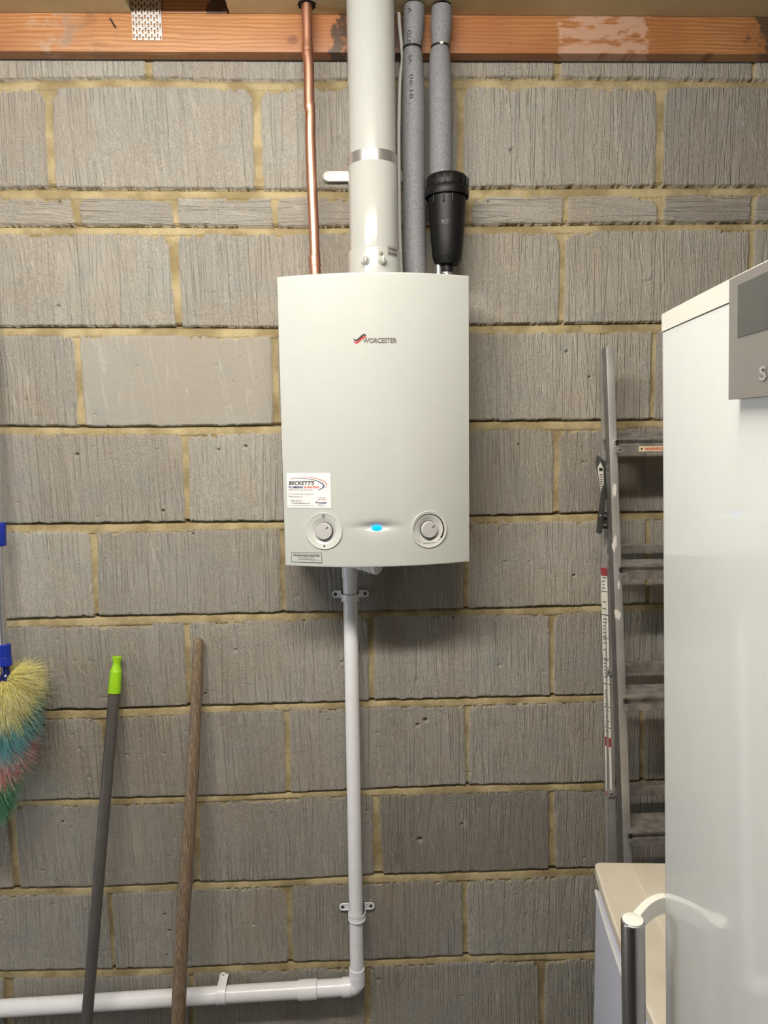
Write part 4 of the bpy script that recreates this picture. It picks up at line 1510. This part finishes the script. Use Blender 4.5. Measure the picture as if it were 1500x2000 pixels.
def fluff(name, t0, t1, cols, n, seed, rmax, z_ahead):
    r = random.Random(seed)
    core0, core1 = P(10, 1318, -0.085), P(-22, 1560, -0.11)
    V, Fc, Mi = [], [], []
    for s in range(n):
        k = r.uniform(t0, t1)
        base = core0.lerp(core1, k)
        a = r.uniform(0, 2 * math.pi)
        dirv = Vector((math.cos(a), math.sin(a), 0))
        L = rmax(k, dirv) * r.uniform(0.80, 1.08)
        up0 = 0.42 - 0.15 * k if dirv.x > -0.2 else 0.35
        front = max(0, -dirv.y)
        up0 = up0 * (1 - 0.9 * front) - 0.45 * front
        end_up = 0.9 if k > .93 and False else 1
        lastk = max(0, (k - 0.8) / 0.2)
        d = (dirv * (1 - 0.55 * lastk) + Vector((0, 0, up0 - 0.9 * lastk)) + Vector((r.gauss(0, .13), r.gauss(0, .13), r.gauss(0, .13)))).normalized()
        side = d.cross(Vector((r.gauss(0, 1), r.gauss(0, 1), r.gauss(0, 1)))).normalized()
        n2 = d.cross(side)
        b0 = len(V)
        wdt = 0.00055
        cl = int(a * 9) + int(k * 40) * 131
        bend = Vector((math.sin(cl * 1.7) * .16, math.sin(cl * 2.3) * .16, -0.35 + math.sin(cl * 3.1) * .20)) * L + side * r.gauss(0, .13) * L
        for j_, u in enumerate((0.0, 0.35, 0.7, 1.0)):
            p = base + d * (L * u) + bend * (u * u)
            if p.y > -0.006:
                p.y = -0.006 - r.random() * .004
            w = wdt * (1.1 - 0.8 * u) if j_ < 3 else 0.00012
            V += [p + side * w, p - side * w * .5 + n2 * w * .87, p - side * w * .5 - n2 * w * .87]
            if j_:
                q0 = b0 + 3 * j_
                for e in range(3):
                    Fc.append((q0 - 3 + e, q0 - 3 + (e + 1) % 3, q0 + (e + 1) % 3, q0 + e))
                    Mi.append(0 if j_ < 3 or s % 2 else 1)
    o = mesh_obj(name, V, Fc, None, du, smooth=True, mats=cols, fmat=Mi)
    o['kind'] = 'stuff'
    return o


def furmat(name, col):
    m = simple(name, col, 0.7, var=0.3, vscale=180)
    b = m.node_tree.nodes['Principled BSDF']
    b.inputs['Sheen Weight'].default_value = 0.3
    return m


F_Y, F_YT = furmat('yellow_fluff', srgb(242, 222, 132)), furmat('pale_yellow_fluff', srgb(242, 230, 178))
F_T, F_TT = furmat('teal_fluff', srgb(88, 178, 188)), furmat('pale_teal_fluff', srgb(128, 200, 206))
F_P, F_PT = furmat('pink_fluff', srgb(232, 104, 124)), furmat('pale_pink_fluff', srgb(242, 214, 190))
F_G, F_GT = furmat('green_fluff', srgb(92, 180, 130)), furmat('pale_green_fluff', srgb(120, 205, 155))
RM = lambda k, d: 0.090 - 0.012 * k - 0.030 * max(0, k - 0.6) / 0.4
fluff('yellow_bristles', 0.02, 0.20, [F_Y, F_YT], 8200, 1, RM, 0)['label'] = 'yellow fluff'
fluff('teal_bristles', 0.20, 0.50, [F_T, F_TT], 9000, 2, RM, 0)['label'] = 'teal fluff'
fluff('pink_bristles', 0.50, 0.68, [F_P, F_PT], 7600, 3, RM, 0)['label'] = 'pink fluff with pale tips'
fluff('green_bristles', 0.68, 1.0, [F_G, F_GT], 9500, 4, RM, 0)['label'] = 'green fluff'
MB().tube([f2, P(-22, 1560, -0.11)], [0.006, 0.003], 10).build('core_rod', M_DBLUE, du)

# ------------------------------------------------------------------ step ladder
LD = root('step_ladder', P(1240, 1700, -0.2), 'folded aluminium step ladder leaning between the block wall and the tall fridge', 'ladder')
FY = lambda py: -0.110 + (py - 678) * (-0.085 / 992)      # front frame depth by photo row
RY = lambda py: -0.035 + (py - 685) * (-0.060 / 985)


def to_floor(a, c):
    return a + (c - a) * (a.z / (a.z - c.z))


# front stile: flange + web
a = P(1184, 678, FY(678))
c = P(1218.5, 1670, FY(1670))
e = to_floor(a, c)
w = 0.0165
W_ = Vector((w, 0, 0))
wl = Vector((w * 1.12, 0, 0))
mb = MB()
mb.hexa([e, e + wl, e + wl + Vector((0, .003, 0)), e + Vector((0, .003, 0)), a, a + W_, a + W_ + Vector((0, .003, 0)), a + Vector((0, .003, 0))], .0006)
fst = mb.build('front_stile', M_ALU, LD, smooth=True)
mb = MB()
for q0, q1 in ((.0031, .012), (.014, .026), (.028, .040)):
    mb.hexa([e + Vector((.0004, q0, 0)), e + Vector((.0026, q0, 0)), e + Vector((.0026, q1, 0)), e + Vector((.0004, q1, 0)), a + Vector((.0004, q0 * .72, 0)), a + Vector((.0026, q0 * .72, 0)), a + Vector((.0026, q1 * .72, 0)), a + Vector((.0004, q1 * .72, 0))], .0003)
mb.hexa([e + Vector((.0018, .003, 0)), e + Vector((.0034, .003, 0)), e + Vector((.0034, .04, 0)), e + Vector((.0018, .04, 0)), a + Vector((.0018, .003, 0)), a + Vector((.0034, .003, 0)), a + Vector((.0034, .029, 0)), a + Vector((.0018, .029, 0))])
mb.build('side_channel', M_ALUWEB, fst, smooth=True)
# right front stile (behind the fridge from here)
LW = 0.36
mb = MB()
off = Vector((LW, 0, 0))
mb.hexa([v + off for v in (e, e + wl, e + wl + Vector((0, .003, 0)), e + Vector((0, .003, 0)), a, a + W_, a + W_ + Vector((0, .003, 0)), a + Vector((0, .003, 0)))], .0006)
mb.hexa([v + off for v in (e + wl, e + wl + Vector((.0022, 0, 0)), e + wl + Vector((.0022, .042, 0)), e + wl + Vector((0, .042, 0)), a + W_, a + W_ + Vector((.0022, 0, 0)), a + W_ + Vector((.0022, .030, 0)), a + W_ + Vector((0, .030, 0)))], .0004)
mb.build('front_stile', M_ALU, LD, smooth=True)
# rear stile
ra = P(1176, 685, RY(685))
rc = P(1188.5, 1670, RY(1670))
re_ = to_floor(ra, rc)
for off, nm in ((Vector((0, 0, 0)), 0), (Vector((LW + .01, 0, 0)), 1)):
    mb = MB()
    w1, w2_ = Vector((.009, 0, 0)), Vector((.026, 0, 0))
    mb.hexa([v + off for v in (re_, re_ + w2_, re_ + w2_ + Vector((0, .003, 0)), re_ + Vector((0, .003, 0)), ra, ra + w1, ra + w1 + Vector((0, .003, 0)), ra + Vector((0, .003, 0)))], .0006)
    mb.hexa([v + off for v in (re_, re_ + Vector((.002, 0, 0)), re_ + Vector((.002, .030, 0)), re_ + Vector((0, .030, 0)), ra, ra + Vector((.002, 0, 0)), ra + Vector((.002, .014, 0)), ra + Vector((0, .014, 0)))], .0004)
    mb.build('rear_stile', M_ALU, LD, smooth=True)


def front_at(z):
    k = (a.z - z) / (a.z - e.z)
    return a + (e - a) * k


def rear_at(z):
    k = (ra.z - z) / (ra.z - re_.z)
    return ra + (re_ - ra) * k


# treads: (px left, y top-front edge, y bottom of flange)
tread_rows = [(1194, 857, 883), (1202, 1106, 1131), (1212, 1363, 1386), (1221, 1627, 1648)]
zr = []
for i, (px, yt, yb) in enumerate(tread_rows):
    yy = FY(yt) - 0.012
    pt = P(px, yt, yy)
    zr.append(pt.z)
for i in range(len(tread_rows), 8):
    zr.append(zr[-1] - (zr[0] - zr[3]) / 3)
for i, z in enumerate(zr):
    if z < 0.15:
        continue
    f_ = front_at(z)
    x0 = f_.x + 0.010
    x1 = f_.x + LW + 0.006
    yF = f_.y - 0.012
    dpt = 0.078
    hz = 0.030
    # cross section: ribbed top, sloped nosing groove, lower flange
    cs = [(yF, z), (yF - .000, z - .003), (yF + .010, z - .008), (yF + .010, z - .0145), (yF - .002, z - .0150), (yF - .002, z - hz), (yF + .001, z - hz), (yF + .001, z - .018), (yF + .013, z - .018), (yF + .013, z - .004),
          (yF + dpt, z - .004), (yF + dpt, z - .016), (yF + dpt + .002, z - .016), (yF + dpt + .002, z)]
    nr = 9
    for k in range(nr, 0, -1):
        yk = yF + dpt * k / (nr + 1)
        cs += [(yk + .0022, z), (yk + .0016, z - .0012), (yk - .0016, z - .0012), (yk - .0022, z)]
    td = MB().prism([(x0, y, zz) for y, zz in cs], (x1 - x0, 0, 0)).build('tread', M_ALUD, LD, angle=30)
    MB().lathe((x0 + .007, yF - .002, z - .0225), (0, -1, 0), [(0.0038, 0), (0.0036, .0010), (0.0016, .0016), (.001, .0006), (0, .0006)], 16).build('rivet', M_SCREW, td)
    MB().prism([(x0 + .0008, yF + .001, z - .001), (x0 + .006, yF - .0005, z - .002), (x0 + .005, yF + .0000, z - .013), (x0 + .0005, yF + .0005, z - .0145)], (0, .0095, 0)).build('end_cap', M_TIE, td)['label'] = 'black end cap'
# rear braces
for i, (yt, yb) in enumerate(((1066, 1079), (1300, 1315), (1541, 1556), (845, 852))):
    yy = RY(yt) - .004
    z = P(1230, yt, yy).z
    f_ = rear_at(z)
    x0, x1 = f_.x + .004, f_.x + LW + .02
    yF = f_.y - 0.003
    cs = [(yF, z), (yF, z - .018), (yF + .002, z - .018), (yF + .002, z - .003), (yF + .03, z - .003), (yF + .03, z)]
    for k in (4, 3, 2, 1):
        yk = yF + .03 * k / 5
        cs += [(yk + .002, z), (yk + .0015, z - .0012), (yk - .0015, z - .0012), (yk - .002, z)]
    if yt == 845:
        cs = [(yF, z), (yF, z - .008), (yF + .012, z - .008), (yF + .012, z)]
    MB().prism([(x0, y, zz) for y, zz in cs], (x1 - x0, 0, 0)).build('rear_brace', M_ALUD, LD, angle=30)
# rear brace brackets with rivets
for px, py in ((1189, 1312), (1193.5, 1550)):
    q0 = P(px, py, RY(py) - .004)
    bk_ = MB().box((q0.x - .007, q0.y - .001, q0.z - .009), (q0.x + .009, q0.y + .002, q0.z + .009), .001).build('brace_plate', M_ALU, LD)
    MB().lathe((q0.x, q0.y - .001, q0.z), (0, -1, 0), [(0.0036, 0), (0.0034, .0010), (0.0016, .0016), (.001, .0006), (0, .0006)], 16).build('rivet', M_SCREW, bk_)
# warning label on the top tread flange
z = zr[0]
f_ = front_at(z)
yL = f_.y - 0.012 - .0024
l0 = P(1248, 876, yL)
l1 = P(1330, 876, yL)
wl_ = MB().box((l0.x, yL, z - .0285), (l1.x + .06, yL + .0006, z - .0172)).build('warning_label', M_LABELC, LD, smooth=False)
wl_['label'] = 'cream label with red WARNING lettering'
tx0, tx1 = P(1259, 876, yL).x, P(1296, 876, yL).x
tv, tf = fit_text('WARNING', tx0, tx1 + .0, z - .0262, z - .0195, 0, 0.02)
mesh_obj('lettering', [(x, yL - .0004, zz) for x, zz in tv], tf, M_RED, wl_)
dc = P(1253, 876, yL)
mesh_obj('diamond_mark', [(dc.x - .0028, yL - .0004, z - .0228), (dc.x, yL - .0004, z - .0258), (dc.x + .0028, yL - .0004, z - .0228), (dc.x, yL - .0004, z - .0198)], [(0, 1, 2, 3)], M_INK, wl_)
# paint splashes on the front stile
rr_ = random.Random(5)


def splash(name, px, py, w, h, seed, onx=None):
    r = random.Random(seed)
    yS = FY(py) - .0008
    n = 34
    pl = []
    for k in range(n):
        t_ = 2 * math.pi * k / n
        m_ = .85 + .22 * math.sin(2 * t_ + seed) + .12 * math.sin(5 * t_ + 2 * seed) + r.uniform(-.06, .06)
        pl.append(P(px + w * math.cos(t_) * m_, py + h * math.sin(t_) * m_, yS))
    for p in pl:
        p.y = front_at(p.z).y - .0005
    return MB().prism(pl, (0, .0004, 0)).build(name, M_PAINT, LD)


splash('paint_splash', 1206.5, 1200, 6, 14, 1)['label'] = 'dried white paint'
splash('paint_splash', 1200.5, 957, 3.5, 18, 2)['label'] = 'dried white paint'
splash('paint_splash', 1200.5, 1062, 5, 17, 3)['label'] = 'dried white paint'
splash('paint_splash', 1209, 1143, 3, 8, 4)['label'] = 'dried white paint'
# sticker strip along the rear stile side
mb = MB()
sa, sb_ = P(1173.5, 1108, RY(1108) + .008), P(1184, 1555, RY(1555) + .008)
pw = lambda y: P(1184, y, RY(y) + .004).x - P(1174, y, RY(y) + .004).x
mb.hexa([sb_, sb_ + Vector((.0105, -.012, 0)), sb_ + Vector((.011, -.0115, 0)), sb_ + Vector((0, .001, 0)), sa, sa + Vector((.0105, -.012, 0)), sa + Vector((.011, -.0115, 0)), sa + Vector((0, .001, 0))])
stp = mb.build('instruction_label', M_LABELW, LD, smooth=False)
stp['label'] = 'long pale instruction label with dark red blocks'
dv = (sb_ - sa)
nn = Vector((.0105, -.012, 0))
for k0, k1, mt in ((0.0, .035, M_PINKL), (.735, .775, M_PINKL), (.975, 1.0, M_PINKL), (.10, .103, M_INK), (.20, .204, M_INK), (.30, .303, M_INK), (.39, .393, M_INK), (.50, .503, M_INK), (.60, .603, M_INK), (.69, .693, M_INK)):
    p0 = sa + dv * k0 + Vector((-.0003, -.0003, 0))
    p1 = sa + dv * k1 + Vector((-.0003, -.0003, 0))
    mesh_obj('printed_block', [p0, p0 + nn, p1 + nn, p1], [(0, 1, 2, 3)], mt, stp)
for k in range(46):
    k0 = .04 + .68 * k / 46
    if rr_.random() < .3:
        continue
    p0 = sa + dv * k0 + Vector((-.0003, -.0003, 0)) + nn * rr_.uniform(.1, .25)
    p1 = sa + dv * (k0 + .006) + Vector((-.0003, -.0003, 0)) + nn * rr_.uniform(.1, .25)
    m2 = nn * rr_.uniform(.3, .6)
    mesh_obj('printed_line', [p0, p0 + m2, p1 + m2, p1], [(0, 1, 2, 3)], M_GREYINK, stp)
# folded locking stay
ys = -0.088
pl = [(1166.5, 888), (1186, 904), (1187, 925), (1185, 975), (1176, 978), (1163, 903)]
st1 = MB().prism([P(x, y, ys) for x, y in pl], (0, .002, 0), .0004).build('locking_stay', M_PLATE, LD)
pl = [(1172.5, 903), (1178, 913), (1181, 975), (1174.5, 975), (1167, 914)]
MB().prism([P(x, y, ys - .0006) for x, y in pl], (0, .0004, 0)).build('stay_label', M_LABELW, st1)
for k in range(9):
    y0 = 926 + k * 4.6
    mesh_obj('printed_line', [P(1171, y0, ys - .0009), P(1177.5, y0, ys - .0009), P(1177.5, y0 + 2.2, ys - .0009), P(1171, y0 + 2.2, ys - .0009)], [(0, 1, 2, 3)], M_GREYINK, st1)
mesh_obj('printed_block', [P(1170, 914, ys - .0009), P(1177, 914, ys - .0009), P(1177, 920, ys - .0009), P(1170, 920, ys - .0009)], [(0, 1, 2, 3)], M_INK, st1)
pl = [(1179, 947), (1184, 950), (1184.5, 962), (1176, 1040), (1172, 1044), (1165, 1040), (1167, 1020), (1175, 960)]
st2 = MB().prism([P(x, y, ys - .006) for x, y in pl], (0, .0035, 0), .0006).build('locking_stay', M_PLATE, LD)
mb = MB()
pl = [(1177, 1000), (1192, 1000), (1191, 1033), (1178, 1033)]
MB().prism([P(x, y, ys + .002) for x, y in pl], (0, .006, 0), .0006).build('hinge_bracket', M_PLATE, LD)
for px, py in ((1182.5, 1008), (1183, 1026), (1173, 1008)):
    q0 = P(px, py, ys - .006)
    MB().lathe(q0, (0, -1, 0), [(.0032, -.008), (.0032, .0006), (.002, .0012), (0, .0012)], 14).build('rivet', M_SCREW, LD)

# ------------------------------------------------------------------ appliances share the direction of the right hand side
dv = ray(815, 850)
DIRN = Vector((-dv.x, -dv.y, 0)).normalized()      # along the fronts, towards the camera
OUT = Vector((DIRN.y, -DIRN.x, 0))                 # outward normal candidate
if OUT.x > 0:
    OUT = -OUT

# low appliance
YA = -0.300
A0 = P(1160.4, 1683, YA)
zt_ = A0.z
TOPZ = zt_
lenA = 0.60
frid = root('undercounter_appliance', Vector((A0.x + 0.3, YA - 0.3, 0)), 'low white appliance with cream lidded top standing in the corner under the ladder', 'appliance')
INN = -OUT


def bow(u, b):       # outward bulge along the front
    return b * (1 - (2 * u - 1) ** 2)


def front_slab(mb, z0, z1, d0, d1, L, out, bowv, orig, r=0.012, n=24, back=None):
    """slab whose outward face is bowed; from depth d0 outward face offset `out`, back at depth d1"""
    pl = []
    us_ = sorted(set([i / n for i in range(n + 1)] + [r * q / 8 / L for q in range(9)] + [1 - r * q / 8 / L for q in range(9)]))
    for u in us_:
        cr = 0
        ed = min(u, 1 - u) * L
        if ed < r:
            cr = r - math.sqrt(max(0, r * r - (r - ed) ** 2))
        pl.append(orig + DIRN * (L * u) + OUT * (out + bow(u, bowv) - cr))
    pl += [orig + DIRN * L + INN * d1, orig + INN * d1]
    lo = [Vector((p.x, p.y, z0)) for p in pl]
    mb.prism(lo, (0, 0, z1 - z0))
    return mb


org = Vector((A0.x, A0.y, 0))
DA = XR - A0.x - 0.03
front_slab(MB(), 0.03, TOPZ - 0.030, 0, DA - .01, lenA, -0.012, .010, org).build('cabinet', M_APPL, frid)
mb = front_slab(MB(), TOPZ - 0.026, TOPZ, 0, DA, lenA, 0.0, .012, org, r=.012)
tp = mb.build('worktop', M_TOP, frid, angle=40)
bv = tp.modifiers.new('bevel', 'BEVEL')
bv.width = .004
bv.segments = 3
bv.limit_method = 'ANGLE'
# inset panel groove (raised panel with fine seam)
i0 = Pplane(1233.6, 1691.6, Vector((0, 0, TOPZ)), Vector((0, 0, 1)))
du_ = (i0 - Vector((A0.x, A0.y, TOPZ)))
uu = du_.dot(DIRN)
ii = du_.dot(INN)
io = Vector((A0.x, A0.y, TOPZ)) + DIRN * uu + INN * ii
pl_ = [io, io + DIRN * (lenA - 2 * uu), io + DIRN * (lenA - 2 * uu) + INN * (DA - 2 * ii), io + INN * (DA - 2 * ii)]
MB().prism(pl_, (0, 0, 0.0035), .0018).build('inset_panel', M_TOP, frid)
# door with grip lip
front_slab(MB(), 0.06, TOPZ - 0.062, 0, 0.02, lenA - .004, -0.003, .012, org + DIRN * .002, r=.01).build('door', M_APPL, frid)
lipz = TOPZ - 0.062
n = 24
lp = [org + DIRN * (lenA * i / n) + OUT * (-0.006 + bow(i / n, .012)) + Vector((0, 0, lipz - 0.004)) for i in range(n + 1)]
MB().tube(lp, 0.0045, 10).build('grip_lip', M_FTRIM, frid)

# tall fridge
YR = -0.920
fa, fb = P(1286, 618, YR), P(1294, 2000, YR)
F0 = fa + (fb - fa) * (fa.z / (fa.z - fb.z))
tilt = math.atan2(F0.x - fa.x, fa.z)                # the fridge stands on the sloping garage floor
ztop = (fa - F0).length
TM = Matrix.Translation(F0) @ Matrix.Rotation(-tilt, 4, 'Y') @ Matrix.Translation(-F0)
TI = TM.inverted()
TI3 = TI.to_3x3()
LF = 0.60
fr = root('tall_fridge', Vector((F0.x + .3, F0.y - .3, 0)), 'tall white fridge with glossy door, grey display panel and steel bar handle', 'fridge')
DF = 0.60
BW = 0.006


def doorpt(u, z, off):
    """u metres along door from far edge, on the door face"""
    return F0 + DIRN * u + OUT * (bow(max(0, min(1, u / LF)), BW) + off) + Vector((0, 0, z))


front_slab(MB(), 0.04, ztop - 0.006, 0, DF, LF, -0.062, 0, F0, r=.004).build('cabinet', M_FTRIM, fr)
dr = front_slab(MB(), 0.05, ztop - 0.019, 0, 0.055, LF, 0.0, BW, F0, r=.016, n=60).build('door', M_FRIDGE, fr, angle=25)
tr_ = front_slab(MB(), ztop - 0.018, ztop, 0, 0.056, LF, 0.0008, BW, F0, r=.016, n=60).build('door_top_trim', M_FTRIM, fr, angle=25)


def door_hit(px, py, off):
    u = 0.2
    for _ in range(8):
        o_ = TI @ CAM
        d_ = TI3 @ ray(px, py)
        pp_ = F0 + OUT * (bow(max(0, min(1, u / LF)), BW) + off)
        p = o_ + d_ * ((pp_ - o_).dot(OUT) / d_.dot(OUT))
        u = (p - F0).dot(DIRN)
    return u, p.z


# display panel
PT = 0.010
uL, zT = door_hit(1424, 547, PT)
_, zB = door_hit(1422, 781, PT)
uR = uL + 0.215
_, zTl = door_hit(1426, 545, PT)
pts_ = [doorpt(uL, zB, -.002), doorpt(uR, zB, -.002), doorpt(uR, zT, -.002), doorpt(uL, zT, -.002)]
mb = MB()
nn_ = 10


def door_sheet(mb, u0, u1, z0, z1, off0, off1, n=12, bev=0.0):
    vs = []
    for i in range(n + 1):
        u = u0 + (u1 - u0) * i / n
        vs += [doorpt(u, z0, off0), doorpt(u, z1, off0), doorpt(u, z1, off1), doorpt(u, z0, off1)]
    fs = []
    for i in range(n):
        q0, q1 = 4 * i, 4 * i + 4
        for e_ in range(4):
            fs.append((q0 + e_, q0 + (e_ + 1) % 4, q1 + (e_ + 1) % 4, q1 + e_))
    fs += [(3, 2, 1, 0), tuple(4 * n + k for k in range(4))]
    vv_, ff_ = mb.add(vs, fs)
    if bev:
        es = {e for v in vv_[:4] + vv_[-4:] for e in v.link_edges if e.verts[0] in vv_[:4] + vv_[-4:] and e.verts[1] in vv_[:4] + vv_[-4:]}
        es = [e for e in es if e.calc_face_angle(0) > .5]
        bmesh.ops.bevel(mb.bm, geom=es, offset=bev, segments=3, profile=.5, affect='EDGES')
    return mb


dp_ = door_sheet(MB(), uL, uR, zB, zT, -.002, PT, 12, .003).build('display_panel', M_GREYPLATE, fr)
us0, zs1 = door_hit(1442.5, 557, PT)
_, zs0 = door_hit(1442.5, 659, PT)
sc = door_sheet(MB(), us0, uR - (us0 - uL), zs0, zs1, PT - .001, PT + .0006).build('screen', M_SCREEN, dp_, smooth=False)
# embossed first letter of the maker's name
ul, zl1 = door_hit(1485, 716, PT)
ul2, zl0 = door_hit(1500, 742, PT)
hS = zl1 - zl0
tv, tf = fit_text('S', 0, hS * 1.05, 0, hS, 0, .02)
mesh_obj('embossed_letter', [doorpt(ul + x, zl0 + z, PT + .0009) for x, z in tv], tf, M_STEEL, dp_)

# bar handle
HY = F0.y - 0.045
ht = TI @ P(1236, 1797, HY)
pr2 = P(1258, 1850, HY).x - P(1213.5, 1850, HY).x
hr = pr2 / 2
hd = MB().lathe((ht.x, ht.y, 0), (0, 0, 1), [(hr, 0.35), (hr, ht.z - .0025), (hr - .0008, ht.z - .0006), (hr - .0014, ht.z - .0002)], 48).build('bar_handle', M_BRUSHED, fr)
MB().lathe((ht.x, ht.y, 0), (0, 0, 1), [(hr - .0016, ht.z - .004), (hr - .0016, ht.z + .0012), (hr - .003, ht.z + .0022), (0, ht.z + .0024)], 40, caps=False).build('handle_cap', M_FTRIM, hd)['label'] = 'white end cap'
# curved bracket from the bar to the door
um = (Vector((ht.x, ht.y, 0)) - F0).dot(DIRN)
for zz, nm in ((ht.z, 'top'), (0.45, 'low')):
    # target on door face
    u1 = um - 0.022
    tgt = doorpt(u1, 0, -0.004)
    s0_ = Vector((ht.x, ht.y, 0))
    dd = (tgt - s0_)
    pts = []
    n = 16
    for i in range(n + 1):
        k = i / n
        p = s0_ + dd * k
        # arc bows away from camera (towards the wall)
        pts.append(p + Vector((0, 1, 0)) * 0.020 * math.sin(math.pi * min(1, k * 1.0) * .62) - Vector((0, 1, 0)) * 0)
    wdt = 0.0042
    L1, L2 = [], []
    for i in range(n + 1):
        tt = (pts[min(i + 1, n)] - pts[max(i - 1, 0)]).normalized()
        nn2 = Vector((-tt.y, tt.x, 0))
        L1.append(pts[i] + nn2 * wdt)
        L2.append(pts[i] - nn2 * wdt)
    poly = L1 + L2[::-1]
    zh = 0.020
    MB().prism([Vector((p.x, p.y, zz - zh + .001)) for p in poly], (0, 0, zh), .0008).build('handle_bracket', M_FTRIM, hd)

# stand the whole fridge on the slope
for ch in list(fr.children_recursive):
    off = parent_world(ch)
    ch.data.transform(Matrix.Translation(-off) @ TM @ Matrix.Translation(off))
